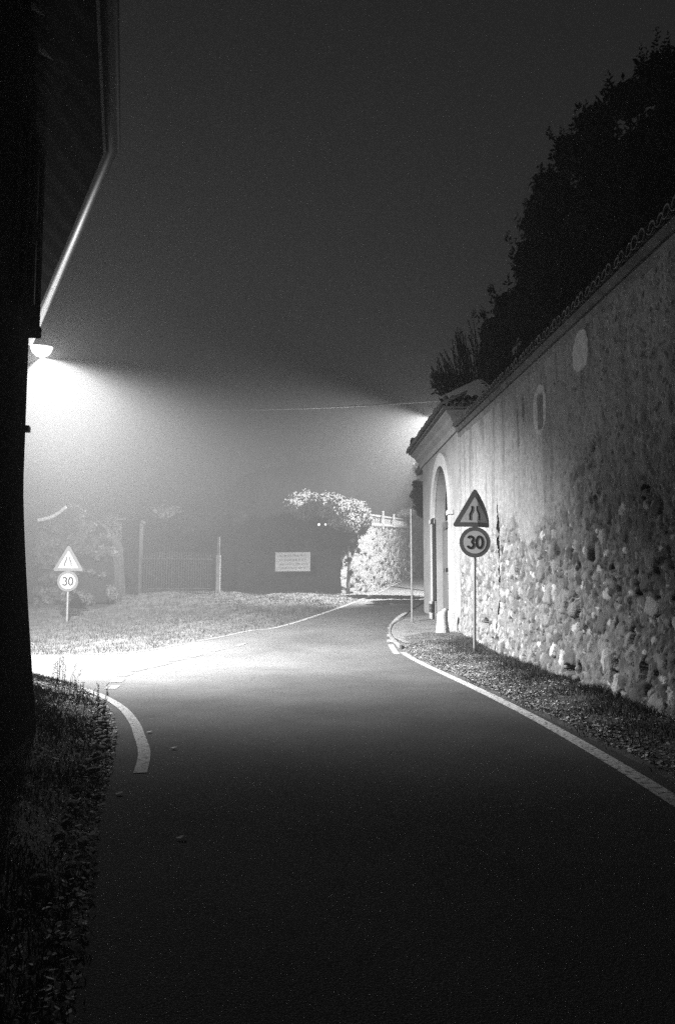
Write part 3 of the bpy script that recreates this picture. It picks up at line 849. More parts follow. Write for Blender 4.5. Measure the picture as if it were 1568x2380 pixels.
lamp_head(lamp1, (L1.x, L1.y, L1z), d1)
mb = MB(); pe = L1 - d1 * .3 + Vector((0, 0, .06)); mb.tube([bw, bw + (pe - bw) * .5 + Vector((0, 0, .25)), pe], .03, 8); mb.build('bracket', M['steel'], lamp1)
L2 = at(1014, 964, 31.5)
g2 = Vector((L2.x + 1.5, L2.y + .6, 0)); g2.z = float(terr0(g2.x, g2.y))
lamp2 = thing('street_lamp', 'street lamp on a pole hidden behind the gatehouse roof, lighting the far stone wall', 'street lamp', g2)
lamp_head(lamp2, L2, (-.9, -.3, 0))
mb = MB(); mb.tube([g2, (g2.x, g2.y, L2.z + .3), (g2.x - .5, g2.y - .2, L2.z + .35), L2 + Vector((.28, .1, .08))], .06, 10, r2=.035); mb.build('pole', M['steel'], lamp2)

def spot(name, loc, aim, power, size, blend, radius=.004):
    l = bpy.data.lights.new(name, 'SPOT'); l.energy = power; l.spot_size = math.radians(size); l.spot_blend = blend; l.shadow_soft_size = radius
    o = bpy.data.objects.new(name, l); C.objects.link(o); o.location = loc
    o.rotation_euler = Vector(aim).to_track_quat('-Z', 'Y').to_euler(); return o
def batwing(o, low, c0=.5, c1=.97):
    # luminaire distribution: less light straight down, more towards the sides
    l = o.data; l.use_nodes = True; nt = l.node_tree; em = nt.nodes['Emission']
    g = nt.nodes.new('ShaderNodeNewGeometry'); sx = nt.nodes.new('ShaderNodeSeparateXYZ'); ab = nt.nodes.new('ShaderNodeMath'); ab.operation = 'ABSOLUTE'
    mr = nt.nodes.new('ShaderNodeMapRange'); mr.interpolation_type = 'SMOOTHSTEP'
    mr.inputs['From Min'].default_value = c0; mr.inputs['From Max'].default_value = c1; mr.inputs['To Min'].default_value = 1; mr.inputs['To Max'].default_value = low
    nt.links.new(g.outputs['Incoming'], sx.inputs[0]); nt.links.new(sx.outputs[2], ab.inputs[0]); nt.links.new(ab.outputs[0], mr.inputs['Value']); nt.links.new(mr.outputs[0], em.inputs['Strength'])
def point(name, loc, power, radius=.1):
    l = bpy.data.lights.new(name, 'POINT'); l.energy = power; l.shadow_soft_size = radius
    o = bpy.data.objects.new(name, l); C.objects.link(o); o.location = loc; return o
P1, P2 = 110000, 74000
batwing(spot('lamp_light', L1 + Vector((0, 0, -.16)), (.18, .27, -.8), P1, 149, 1.), .48, .15, .8)
point('lamp_glow', L1 + Vector((0, 0, -.16)), 2000)
spot('lamp_light', L2 + Vector((0, 0, -.2)), (-.66, .44, -.5), P2, 124, .5)
point('lamp_glow', L2 + Vector((0, 0, -.2)), 1700)

# ------------------------------------------------------------ far stone wall (lit) along the uphill road
fw = [(.1, 33.4), (.95, 34.5), (2.0, 38), (3.3, 43.5), (4.9, 50), (6.7, 57), (9.2, 66)]
fw = [Vector(p) for p in fw]; fs_ = smooth([tuple(p) for p in fw], 10)
arc = [0]
for a, b in zip(fs_[:-1], fs_[1:]): arc.append(arc[-1] + (b - a).length)
LT = arc[-1]; nS2, nZ2 = 900, 90; Hf = 3.15
b2 = (fbm(nS2, nZ2, 80, 10, 4, 61) - .5) * .06
h2, t2, sa2, za2 = stones(nS2, nZ2, 0, LT, 0, Hf, 11000, lambda s, z: 1, (.11, .22, .35), 11, [(.045, .19), (.2, .3)], b2, .75)
t2 = np.where(np.isnan(t2), .016, t2)
ax = np.array([p.x for p in fs_]); ay = np.array([p.y for p in fs_])
X = np.interp(sa2, arc, ax); Y = np.interp(sa2, arc, ay)
dx = np.gradient(X); dy = np.gradient(Y); nn = np.hypot(dx, dy); nx_, ny_ = dy / nn, -dx / nn
Zg = terr0(X, Y)
P = np.zeros((nS2, nZ2, 3)); hh = h2
P[..., 0] = X[:, None] + nx_[:, None] * hh; P[..., 1] = Y[:, None] + ny_[:, None] * hh; P[..., 2] = Zg[:, None] - .15 + za2[None, :] * (1 + .0 * sa2[:, None])
fwall = thing('stone_wall', 'brightly lit cobblestone retaining wall climbing beside the uphill road', 'wall', (.8, 34, float(terr0(.8, 34))))
grid_mesh('wall_face', P, M['masonry'], t2, fwall)
mb = MB(); top = [Vector((X[i], Y[i], Zg[i] - .15 + Hf)) for i in range(0, nS2, 12)]
mb.sweep(top, [(.1, -.06), (.14, .0), (.12, .1), (-.5, .1), (-.5, -.06)]); mb.build('coping', M['palestone'], fwall)
mb = MB(); mb.sweep(top, [(-.1, -3.4), (-.1, -.06), (-.5, -.06), (-.5, -3.4)]); mb.build('core', M['plaster'], fwall)
# parapet of small upright bars along the top (surface of one railing)
rail = thing('railing', 'low white balustrade running along the top of the lit stone wall', 'railing', (.8, 34, 4.0))
mb = MB(); mb.sweep([p + Vector((0, 0, .45)) for p in top], [(.02, -.02), (.02, .03), (-.08, .03), (-.08, -.02)]); mb.build('top_rail', M['palestone'], rail)
s = .5; nb = 0
while s < LT and nb < 95:
    x = np.interp(s, sa2, X); y = np.interp(s, sa2, Y); z = np.interp(s, sa2, Zg) + Hf - .05
    mb = MB(); mb.tube([(x - .04, y, z), (x - .04, y, z + .42)], .03, 6); mb.build('baluster', M['palestone'], rail); s += .36; nb += 1
for (a, b, c, yy) in ((890, 1205, 1188, 38.), (915, 1203, 1195, 41.)):
    p = at(a, b, yy); q = at(a, c, yy)
    mb = MB(); mb.tube([p - Vector((0, 0, .5)), q], .05, 8); o = mb.build('marker_post', M['palestone'])
    tag(o, 'short white post on top of the lit wall, ' + ('taller, nearer the ivy' if a == 890 else 'smaller, nearer the gatehouse'), 'post')
# plants on top of the far wall near the gate
def leafcloud(clumps, n, size, rs, core=True, mb=None, squash=1., tone=None, spread=(.72, 1.08)):
    mb = mb or MB()
    vol = [c[3] ** 2 for c in clumps]; tot = sum(vol)
    for (x, y, z, r), v in zip(clumps, vol):
        if core:
            k = len(mb.v); bm = bmesh.new(); bmesh.ops.create_icosphere(bm, subdivisions=3, radius=1)
            vs = []
            for q in bm.verts:
                w = .78 + .1 * math.sin(q.co.x * 7 + x * 3) * math.sin(q.co.y * 6 + y) + .08 * math.sin(q.co.z * 11 + z)
                vs.append((x + q.co.x * r * w, y + q.co.y * r * w, z + q.co.z * r * w * squash))
            mb.add(vs, [tuple(v_.index for v_ in f.verts) for f in bm.faces], .3); bm.free()
        m_ = int(n * v / tot)
        for _ in range(m_):
            a = Vector((rs.gauss(0, 1), rs.gauss(0, 1), rs.gauss(0, 1))).normalized()
            rr = r * rs.uniform(*spread) * (1 + .12 * math.sin(a.x * 5 + x) * math.sin(a.z * 6 + z))
            if rs.random() < .05: rr *= 1.1
            c = Vector((x, y, z)) + Vector((a.x, a.y, a.z * squash)) * rr
            s = size * rs.uniform(.6, 1.4)
            u = Vector((rs.gauss(0, 1), rs.gauss(0, 1), rs.gauss(0, 1))).normalized(); w = u.cross(a + Vector((.01, 0, 0))).normalized()
            mb.add([c - u * s, c + w * s * .45, c + u * s, c - w * s * .45], [(0, 1, 2, 3)], rs.random() if tone is None else tone)
    return mb
def px_clumps(lst): return [(at(a, b, Y).x, Y, at(a, b, Y).z, r * Y / F) for (a, b, r, Y) in lst]
rs = random.Random(21)
shr = thing('shrub', 'small bright shrub on the stone wall top next to the bare pole', 'shrub', at(945, 1200, 45))
leafcloud(px_clumps([(938, 1192, 8, 45), (952, 1190, 9, 45), (925, 1198, 7, 45)]), 320, .09, rs, core=False).build('foliage', M['leaf_ivy'], shr)
mb = MB(); q = at(942, 1196, 45); mb.tube([q + Vector((0, 0, -.5)), q + Vector((0, 0, .1))], .03, 6); mb.build('stem', M['bark'], shr)

# hedge / ivy mass overhanging the wall's corner
ivy = thing('ivy_bush', 'large floodlit ivy bush overhanging the corner of the stone wall', 'bush', at(800, 1380, 33.0))
cl = []
for (a, b, r) in ((690, 1172, 26), (712, 1165, 24), (735, 1172, 24), (760, 1172, 28), (785, 1180, 30), (808, 1188, 32), (832, 1192, 28), (845, 1208, 22), (815, 1215, 24), (790, 1205, 26), (705, 1190, 22), (755, 1192, 22), (672, 1170, 12)):
    cl.append((a, b, r, 33.2 + rs.uniform(-.5, .9)))
leafcloud(px_clumps(cl), 9000, .075, rs).build('foliage', M['leaf_ivy'], ivy)
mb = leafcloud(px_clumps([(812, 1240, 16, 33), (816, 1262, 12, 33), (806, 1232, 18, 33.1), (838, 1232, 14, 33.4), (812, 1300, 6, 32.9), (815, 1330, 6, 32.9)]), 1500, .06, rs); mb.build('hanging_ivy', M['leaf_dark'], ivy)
mb = MB(); a = at(808, 1380, 33.0); mb.tube([a, at(812, 1300, 32.9), at(808, 1240, 33.1), at(790, 1200, 33.3)], .08, 8, r2=.04); mb.build('stem', M['bark'], ivy)
# dark retaining wall facing the camera, left of the corner
dw = [(-9.2, 37.5), (-6.2, 36.3), (-2.5, 34.9), (.1, 33.4)]
dwall = thing('boundary_wall', 'shaded boundary wall behind the grass bank carrying the white notice board', 'wall', (-3, 35, 1.1))
D = smooth(dw, 8)
mb = MB(); mb.sweep([(p.x, p.y, 0) for p in D], [(0, .4), (0, 3.7), (.06, 3.72), (.06, 3.85), (-.5, 3.85), (-.5, .4)]); mb.build('wall_face', M['shaded_plaster'], dwall)
rs = random.Random(5)
o = leafcloud([(p.x + rs.uniform(-.3, .3), p.y - .0, 3.6 + rs.uniform(-.2, .6), rs.uniform(.5, .9)) for p in D[::1]], 5000, .1, rs)
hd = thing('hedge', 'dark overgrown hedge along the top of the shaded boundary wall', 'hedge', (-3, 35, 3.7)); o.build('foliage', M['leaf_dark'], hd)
mb = MB(); mb.tube([(-3, 35.2, 3), (-3, 35.1, 3.8)], .06, 6); mb.build('stem', M['bark'], hd)
# notice board
bl = at(640, 1305, 33.6); br = at(721, 1304, 33.2); zc0 = (at(640, 1284, 33.6).z, at(640, 1328, 33.6).z)
nb_ = thing('notice_board', 'white rectangular notice board with faint lettering on the shaded wall', 'sign', (bl + br) / 2)
dxy = Vector((br.x - bl.x, br.y - bl.y, 0)); R = Matrix.Rotation(math.atan2(dxy.y, dxy.x), 3, 'Z')
cen = Vector(((bl.x + br.x) / 2, (bl.y + br.y) / 2, sum(zc0) / 2)); wB = dxy.length; hB = zc0[0] - zc0[1]
mb = MB(); mb.box(cen, (wB, .03, hB), R); mb.build('panel', M['board'], nb_)
mb = MB(); rs = random.Random(2)
for row, zz in enumerate((.26, .08, -.1, -.26)):
    x = -wB * .38
    while x < wB * .38:
        l = rs.uniform(.03, .1); mb.box(cen + R @ Vector((x + l / 2, -.018, zz)), (l, .006, .07 if row < 2 else .045), R); x += l + rs.uniform(.02, .06)
mb.build('lettering', M['boardtext'], nb_)
for sx in (-.42, .42):
    mb = MB(); mb.box(cen + R @ Vector((sx * wB, .75, 0)), (.05, 1.5, .05), R); mb.build('bracket', M['iron'], nb_)
for k, (a, b) in enumerate(((741, 1219), (756, 1219))):
    p = at(a, b, 32.6)
    t = thing('garden_light', ('larger left' if k == 0 else 'smaller right') + ' one of the two tiny glowing lamps below the ivy', 'lamp', p, 'pair of tiny lamps below the ivy')
    mb = MB(); bm = bmesh.new(); bmesh.ops.create_icosphere(bm, subdivisions=2, radius=.05 if k == 0 else .04)
    mb.add([tuple(Vector(v.co) + p) for v in bm.verts], [tuple(v.index for v in f.verts) for f in bm.faces]); bm.free(); mb.build('globe', M['gardenglass'], t)
    mb = MB(); mb.tube([p + Vector((0, .04, .03)), p + Vector((0, .5, .12)), p + Vector((0, 2.1, .12))], .02, 6); mb.build('bracket', M['iron'], t)

# iron gate, pillars and posts on the left bank
def zg_(x, y): return float(terr0(x, y))
gx0 = at(330, 1290, 31).x; gx1 = at(500, 1290, 32).x
ig = thing('iron_gate', 'tall gate of thin vertical bars fading into the fog on the bank', 'gate', (gx0, 31, 1))
z0 = zg_(gx0, 31) - .1; zt_ = at(400, 1288, 31.5).z
nbars = 30
for k in range(nbars + 1):
    t = k / nbars; x = gx0 + (gx1 - gx0) * t; y = 31 + t
    mb = MB(); mb.tube([(x, y, z0), (x, y, zt_ + .1 * math.sin(math.pi * t))], .022, 5); mb.build('bar', M['rafterwood'], ig)
for z in (z0 + .35, zt_ - .2):
    mb = MB(); mb.tube([(gx0, 31, z), (gx1, 32, z)], .03, 6); mb.build('rail', M['rafterwood'], ig)
mb = MB(); a_, b_ = at(284, 1215, 30.6), at(325, 1215, 30.6)
t = thing('gate_pillar', 'broad plastered gate pillar left of the barred gate', 'pillar', (a_.x, 30.6, 1))
cx_ = (a_.x + b_.x) / 2; zz = a_.z; mb.box((cx_, 30.9, zz / 2 + .2), (b_.x - a_.x, .6, zz - .4)); mb.build('shaft', M['shaded_plaster'], t)
mb = MB(); mb.box((cx_, 30.9, zz + .06), (b_.x - a_.x + .12, .72, .11)); mb.build('cap', M['shaded_plaster'], t)
p = at(507, 1355, 32); tp = at(507, 1248, 32).z; md = at(507, 1290, 32).z
t = thing('gate_post', 'slim pale gate post at the right end of the barred gate', 'post', p)
mb = MB(); mb.box((p.x, 32, (p.z - .6 + md) / 2), (.16, .16, md - p.z + .6)); mb.build('base', M['pave'], t)
mb = MB(); mb.box((p.x, 32, (tp + md) / 2 + .01), (.1, .1, tp - md)); mb.build('shaft', M['soil'], t)
# background hedge & trees beyond
rs = random.Random(9)
for k, (a, b, r, Y) in enumerate(((300, 1250, 60, 42), (400, 1245, 65, 43), (500, 1240, 62, 44), (600, 1225, 60, 43))):
    p = at(a, b, Y); g0 = zg_(p.x, Y)
    t = thing('tree', ['bushy tree behind the broad gate pillar', 'rounded tree behind the barred gate', 'dim tree behind the slim gate post', 'dim tree rising left of the ivy bush'][k], 'tree', (p.x, Y, g0), 'fogged trees beyond the gate')
    leafcloud([(p.x + rs.uniform(-1, 1), Y + rs.uniform(-.6, .6), p.z + rs.uniform(-.8, .7), r * Y / F * rs.uniform(.5, .8)) for _ in range(5)], 2500, .12, rs).build('crown', M['leaf_mid'], t)
    mb = MB(); mb.tube([(p.x, Y, g0 - .2), (p.x + .1, Y, p.z)], .16, 8, r2=.08); mb.build('trunk', M['bark'], t)
# ruined shed, left
shed = thing('ruined_shed', 'ivy-covered ruined shed with a curved white tiled roof verge at far left', 'building', (-9.5, 27, .8))
SY = 27.2
outl = [(40, 1222), (90, 1208), (120, 1203), (140, 1190), (156, 1179), (185, 1182), (215, 1202), (245, 1228), (262, 1262), (270, 1400), (40, 1400)]
pts = [at(a, b, SY) for a, b in outl]
mb = MB(); n = len(pts)
mb.add([tuple(p) for p in pts] + [(p.x - .5, p.y + 3.2, p.z) for p in pts], [tuple(range(n))[::-1], tuple(range(n, 2 * n))] + [(i, (i + 1) % n, n + (i + 1) % n, n + i) for i in range(n)])
mb.build('wall', M['shaded_plaster'], shed)
mb = MB(); vp = [at(a, b, SY - .12) for a, b in ((89, 1210), (104, 1207), (118, 1203), (130, 1197), (142, 1189), (155, 1178))]
for a, b in zip(vp[:-1], vp[1:]): mb.tube([a + Vector((0, 0, .02)), b - (b - a) * .03], .062, 8)
mb.build('verge_tiles', M['paletile'], shed)
rs = random.Random(14)
cl = []
for _ in range(75):
    a = rs.uniform(85, 262); b = rs.uniform(1195 if a > 150 else 1225, 1400)
    if a > 200 and b < 1205 + (a - 200) * .8: continue
    cl.append((a, b, rs.uniform(9, 17), SY - .05))
for q in ((165, 1181), (176, 1181), (185, 1183)): cl.append((q[0], q[1], 5, SY))
mb = leafcloud(px_clumps(cl), 7000, .07, rs); mb.build('ivy', M['leaf_mid'], shed)
# ------------------------------------------------------------ hill with a lone tree
ridge = [(-1500, 1230), (-600, 1225), (0, 1215), (300, 1195), (480, 1165), (540, 1128), (556, 1110), (600, 1093), (700, 1075), (830, 1051), (960, 1032), (1100, 1012), (1400, 990), (2200, 960)]
HY = 56.
HY = 46.
nx2 = 200; pxs = np.concatenate([np.linspace(-1500, 400, 40)[:-1], np.linspace(400, 1200, 121), np.linspace(1200, 2200, 41)[1:]])
rows = [(-5, .1), (-3.5, .45), (-1.5, .8), (0, 1.), (8, 1.02), (25, .9), (50, .5)]
Pn = np.zeros((len(pxs), len(rows), 3)); nz = fbm(len(pxs), len(rows), 30, 4, 4, 55)
for i_, a_ in enumerate(pxs):
    b_ = np.interp(a_, [q[0] for q in ridge], [q[1] for q in ridge]); Yh = float(np.interp(a_, [-200, 300, 540, 600, 820, 925, 965, 1000, 1100], [62, 50, 46, 41, 41.5, 48, 55, 60, 66])); q_ = at(a_, b_, Yh)
    for j_, (dy_, k_) in enumerate(rows):
        Pn[i_, j_] = (q_.x * (1 + dy_ / Yh), Yh + dy_, q_.z * k_ + (nz[i_, j_] - .5) * (.3 if j_ != 3 else .12))
o = grid_mesh('hill', Pn, M['hill']); o['kind'] = 'structure'
p = at(682, 1068, 41.2); t = thing('tree', 'lone small tree silhouetted on the misty hill ridge', 'tree', p - Vector((0, 0, .5)))
rs = random.Random(4)
leafcloud([(p.x, p.y, p.z + .1, .33), (p.x + .15, p.y, p.z - .1, .25), (p.x - .16, p.y, p.z, .2)], 500, .06, rs).build('crown', M['leaf_dark'], t)
mb = MB(); mb.tube([p - Vector((0, 0, .6)), p], .05, 6); mb.build('trunk', M['bark'], t)

# cable
a = at(-60, 905, 52); b = at(1035, 930, 28.5)
mb = MB(); pts = []
for k in range(41):
    u = k / 40; q = a + (b - a) * u; q.z -= 4 * .8 * u * (1 - u); pts.append(q)
mb.tube(pts, .028, 6); o = mb.build('overhead_cable', M['paletile']); tag(o, 'thin pale cable sagging across the sky between the two street lamps', 'cable')

# ------------------------------------------------------------ roadside wall and annex beyond the gatehouse
rw = [(xw(25.7) + .25, 25.8), (3.9, 30), (5.6, 37), (8, 46), (11.2, 56), (14.5, 66)]
D2 = smooth(rw, 6); t = thing('side_wall', 'plain wall continuing uphill behind the gatehouse', 'wall', (3, 27, .6))
mb = MB(); mb.sweep([(p.x, p.y, float(terr0(p.x, p.y))) for p in D2], [(0, -.4), (0, 3.2), (.5, 3.2), (.5, -.4)]); mb.build('wall_face', M['plaster'], t)
ann = thing('lean_to', 'dark projecting tiled roof fragment just behind the gatehouse', 'roof', at(985, 1095, 27.5))
q = at(974, 1093, 27.5)
mb = MB(); mb.add([(q.x, 27, q.z - .05), (q.x, 28.6, q.z - .05), (q.x + 1.6, 28.6, q.z + .35), (q.x + 1.6, 27, q.z + .35), (q.x, 27, q.z + .07), (q.x, 28.6, q.z + .07), (q.x + 1.6, 28.6, q.z + .5), (q.x + 1.6, 27, q.z + .5)], [(0, 1, 2, 3), (7, 6, 5, 4), (0, 4, 5, 1), (1, 5, 6, 2), (2, 6, 7, 3), (3, 7, 4, 0)])
tile_row(mb, (q.x, 27, 0), (q.x, 28.6, 0), (-1, 0, 0), .05, .5, q.z + .03, rise=.12, seed=2)
mb.build('tiles', M['tile'], ann)
mb = MB(); mb.box((q.x + .9, 27.8, q.z - 1.7), (.9, 1.4, 3.6)); mb.build('pier', M['dark_plaster'], ann)
rs = random.Random(31)
t = thing('shrub', 'glaring white-lit shrub overhanging behind the gatehouse eaves', 'shrub', at(980, 1100, 33.4))
leafcloud(px_clumps([(980, 1078, 15, 31.8), (972, 1092, 12, 31.8), (976, 1106, 9, 31.8), (992, 1085, 16, 31.8), (966, 1084, 8, 31.8), (985, 1068, 10, 31.8)]), 1700, .06, rs, core=False).build('foliage', M['leaf_ivy'], t)
mb = MB(); mb.tube([at(990, 1110, 33.5) - Vector((-.3, 0, 1)), at(985, 1085, 33.5)], .04, 6); mb.build('stem', M['bark'], t)
t = thing('tree', 'dark tree overhanging the road behind the bare pole', 'tree', (4.2, 32, 1))
leafcloud(px_clumps([(975, 1150, 22, 31), (990, 1180, 26, 31), (968, 1125, 10, 30.6), (985, 1135, 20, 31)]), 2600, .07, rs).build('crown', M['leaf_dark'], t)
mb = MB(); mb.tube([(4.1, 31.5, .6), (3.7, 31.2, 3), (3.4, 31, 4.6)], .1, 8, r2=.05); mb.build('trunk', M['bark'], t)

# ------------------------------------------------------------ dark trees behind the garden wall
rs = random.Random(77)
sil = [(1600, 140), (1545, 140), (1500, 150), (1430, 205), (1355, 262), (1300, 335), (1252, 415), (1224, 490), (1206, 570), (1204, 645), (1155, 690), (1120, 750), (1112, 825)]
sil = [(a, b, 3.6 / ((a - PX) / F + .035)) for a, b in sil]
groups = [sil[0:3], sil[3:6], sil[6:9], sil[9:13]]
lab = ['tallest black evergreen towering over the wall at the right edge', 'black evergreen in the middle of the row behind the wall', 'black leafy laurel with ragged side behind the wall', 'low rounded dark shrub behind the wall next to the gatehouse']
for gi, gr in enumerate(groups):
    cl = []
    for (a, b, Y) in gr:
        r = 55 * Y / F
        p = at(a, b, Y)
        cl.append((p.x + r * .55, Y, p.z - r * .55, r))
        for _ in range(5): cl.append((p.x + r * rs.uniform(.3, 2.6), Y + rs.uniform(-.5, .8), p.z - r * rs.uniform(.8, 4.2), r * rs.uniform(.7, 1.25)))
    for (a, b, Y) in gr:
        p = at(a, b, Y)
        for _ in range(7): cl.append((XW(Y) + rs.uniform(.1, 2.2), Y + rs.uniform(-1.2, .6), rs.uniform(5.3, max(5.6, p.z - .7)), .5))
    cl = [(max(x, XW(y) + (-.12 if z > 5.9 else .3) + r * .9), y, max(z, 5.0), r) for (x, y, z, r) in cl]
    mid = gr[len(gr) // 2]; p = at(mid[0], mid[1], mid[2])
    t = thing('tree' if gi < 3 else 'shrub', lab[gi], 'tree' if gi < 3 else 'shrub', (p.x + 1, mid[2], 3.5), 'dark evergreens behind the garden wall')
    mb = leafcloud(cl, 9000, .06 if gi < 3 else .05, rs, spread=(.8, 1.1))
    # protruding sprigs
    for (a, b, Y) in gr:
        for _ in range(4):
            base = at(a + rs.uniform(-26, 20), b + rs.uniform(-15, 40), Y); hgt = rs.uniform(.12, .34)
            for q in range(20):
                c = base + Vector((rs.uniform(-.02, .02), rs.uniform(-.03, .03), hgt * q / 20)); s = .045 * (1.15 - q / 22)
                u = Vector((rs.gauss(0, 1), rs.gauss(0, 1), .5)).normalized(); w = u.cross(Vector((0, 1, .2))).normalized()
                mb.add([c, c + u * s + w * s * .4, c + u * s * 2, c + u * s - w * s * .4], [(0, 1, 2, 3)], rs.random())
    if gi == 0:
        base = at(1528, 165, 9.8); tip = at(1524, 62, 9.8)
        for q in range(60):
            c = base + (tip - base) * (q / 60) + Vector((rs.uniform(-.03, .03), 0, 0)); s = .05 * (1.3 - q / 60)
            u = Vector((rs.gauss(0, 1), rs.gauss(0, 1), .5)).normalized(); w = u.cross(Vector((0, 1, .2))).normalized()
            mb.add([c, c + u * s + w * s * .4, c + u * s * 2, c + u * s - w * s * .4], [(0, 1, 2, 3)], rs.random())
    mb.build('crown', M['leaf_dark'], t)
    mb = MB(); x0 = p.x + 1.3; mb.tube([(x0, mid[2], 2.5), (x0 - .1, mid[2], 4.5), (x0 - .3, mid[2], max(5.5, p.z - .5))], .13, 8, r2=.05); mb.build('trunk', M['bark'], t)
# raised garden terrace they stand on
mb = MB(); mb.add([(XW(-3) + .76, -3, 4.6), (XW(19.4) + .76, 19.4, 4.6), (14, 19.4, 4.8), (14, -3, 4.8)], [(0, 3, 2, 1)]); o = mb.build('garden_terrace', M['soil']); o['kind'] = 'structure'
# rosemary-like spiky shrub
t = thing('shrub', 'spiky upright rosemary-like shrub on the wall end above the gatehouse roof', 'shrub', at(1060, 920, 18))
mb = MB(); rs = random.Random(8)
for k in range(85):
    a = rs.uniform(1008, 1110); Y = rs.uniform(17.2, 19.2)
    topy = np.interp(a, [1000, 1040, 1075, 1110], [860, 800, 745, 735]) + rs.uniform(0, 75)
    rp = a * .85 + 172 + rs.uniform(-8, 14); root = at(rp, np.interp(rp, [1015, 1110], [925, 880]), Y)
    tip = at(a - 8, topy, Y)
    if k < 25: tip = at(rs.uniform(996, 1012), rs.uniform(862, 905), Y)
    mid_ = (root + tip) / 2 + Vector((rs.uniform(-.08, .08), rs.uniform(-.1, .1), .1))
    cu = [root, mid_, tip]; mb.tube(cu, .014, 4, False, .005)
    for q in range(24):
        u = q / 24; c = root * (1 - u) ** 2 + mid_ * 2 * u * (1 - u) + tip * u * u
        dv = Vector((rs.gauss(0, 1), rs.gauss(0, 1), 1.2)).normalized() * .055; w = dv.cross(Vector((0, 1, 0))).normalized() * .014
        mb.add([c, c + dv * .5 + w, c + dv, c + dv * .5 - w], [(0, 1, 2, 3)], rs.random())
mb.build('foliage', M['leaf_dark'], t)

# ------------------------------------------------------------ grass, leaves, weeds
def blades(mb, x, y, z, n, hgt, rs, w=.006, lean=.35, spread=.05):
    for _ in range(n):
        a = rs.uniform(0, 6.28); bx = x + rs.gauss(0, spread); by = y + rs.gauss(0, spread)
        h_ = hgt * rs.uniform(.5, 1.3); l = h_ * lean * rs.uniform(.2, 1.5); t = rs.uniform(0, 6.28)
        wx, wy = math.cos(t) * w, math.sin(t) * w; dx_, dy_ = math.cos(a) * l, math.sin(a) * l
        mb.add([(bx - wx, by - wy, z), (bx + wx, by + wy, z), (bx + dx_ * .4 + wx * .7, by + dy_ * .4 + wy * .7, z + h_ * .6), (bx + dx_ * .4 - wx * .7, by + dy_ * .4 - wy * .7, z + h_ * .6), (bx + dx_, by + dy_, z + h_)], [(0, 1, 2, 3), (3, 2, 4)], rs.random())
def leaf(mb, x, y, z, s, rs):
    a = rs.uniform(0, 6.28); u = Vector((math.cos(a), math.sin(a), rs.uniform(-.4, .4))) * s; w = Vector((-math.sin(a), math.cos(a), rs.uniform(-.5, .5))) * s * .6
    c = Vector((x, y, z + s * .25)); mb.add([c - u, c + w, c + u, c - w], [(0, 1, 2, 3)], rs.random() ** 1.6)
rs = random.Random(100)
mb = MB(); k = 0
while k < 14000:        # far bank
    x = rs.uniform(-13, 1.5); y = 17 + 17 * rs.random() ** 1.3
    if inside(x, y, road_np) or (x > -1 and y < 20): continue
    if y < 33.5 - .3 * abs(x) or x < -6:
        blades(mb, x, y, gz(x, y) - .02, 4, .07 if rs.random() < .9 else .17, rs, .007, .6, .13)
    k += 1
o = mb.build('bank_grass', M['grass']); kind(o, 'stuff', 'foggy grass bank between the lane and the barred gate', 'grass')
mb = MB(); mv = MB(); k = 0
while k < 15000:        # near left verge
    y = rs.uniform(1.8, 13.2); x = rs.uniform(-5, -.7)
    if inside(x, y, road_np): continue
    d = edge_dist(x, y, road_np)
    rel = (Vector((x, y, 0)) - W2)
    if y < W2.y and rel.dot(nA) < .15: continue
    if y >= W2.y and rel.dot(nB) < .15: continue
    if d < .05: continue
    k += 1
    if rs.random() < .6: blades(mb, x, y, gz(x, y) - .02, 4, (.03 + .05 * min(1, d)) * (1 + math.sin(x * 3) * math.sin(y * 2.3) * .6), rs, .0035, .7, .05)
    else: leaf(mv, x, y, gz(x, y) + .01, rs.uniform(.006, .016) * (2.2 if rs.random() < .05 else 1), rs)
k = 0
while k < 1500:
    y = rs.uniform(2.2, 10.5); x = np.interp(y, [2.8, 4.05, 5.1, 6.4, 8.1, 9.3, 10.6], [-.9, -1.22, -1.5, -1.8, -2.22, -2.6, -3.15]) - abs(rs.gauss(0, .1)) + .03
    leaf(mv, x, y, gz(x, y) + .01, rs.uniform(.008, .026), rs); k += 1
o = mv.build('verge_leaves', M['dryleaf']); kind(o, 'stuff', 'dry leaves strewn through the dark verge under the house', 'leaves')
o = mb.build('verge_grass', M['grass']); kind(o, 'stuff', 'dark rough grass and leaf litter at the foot of the house', 'grass')
mb = MB(); ml = MB(); k = 0
while k < 24000:       # right verge
    y = rs.uniform(2.5, 19); x = rs.uniform(1.3, 3.7)
    if inside(x, y, road_np) or x > XW(y) - .03: continue
    d = edge_dist(x, y, road_np)
    if d < .06 + .05 * math.sin(y * 3) or (y > 17.9 and x > 1.4 and rs.random() < .8): continue
    k += 1
    zz = gz(x, y)
    if rs.random() < .22 + .4 * ss(.9, .2, XW(y) - x): blades(mb, x, y, zz - .015, 3, (.03 + .05 * min(1, d)) * (1 + .6 * math.sin(x * 4 + y * 1.7) * math.sin(y * 3.1)), rs, .004, .8, .05)
    else: leaf(ml, x, y, zz, rs.uniform(.007, .022), rs)
k = 0
while k < 9000:
    y = rs.uniform(2.5, 17.5); d0 = abs(rs.gauss(0, .16)); 
    x = np.interp(y, [0, 3, 5.6, 7.6, 9.5, 13.5, 16.9], [2.3, 2.42, 2.5, 2.42, 2.25, 1.85, 1.42]) + .08 + d0
    leaf(ml, x, y, gz(x, y), rs.uniform(.006, .024) * (1.6 if rs.random() < .06 else 1), rs); k += 1
o = mb.build('roadside_grass', M['grass']); kind(o, 'stuff', 'short tufted grass between white line and cobbled wall', 'grass')
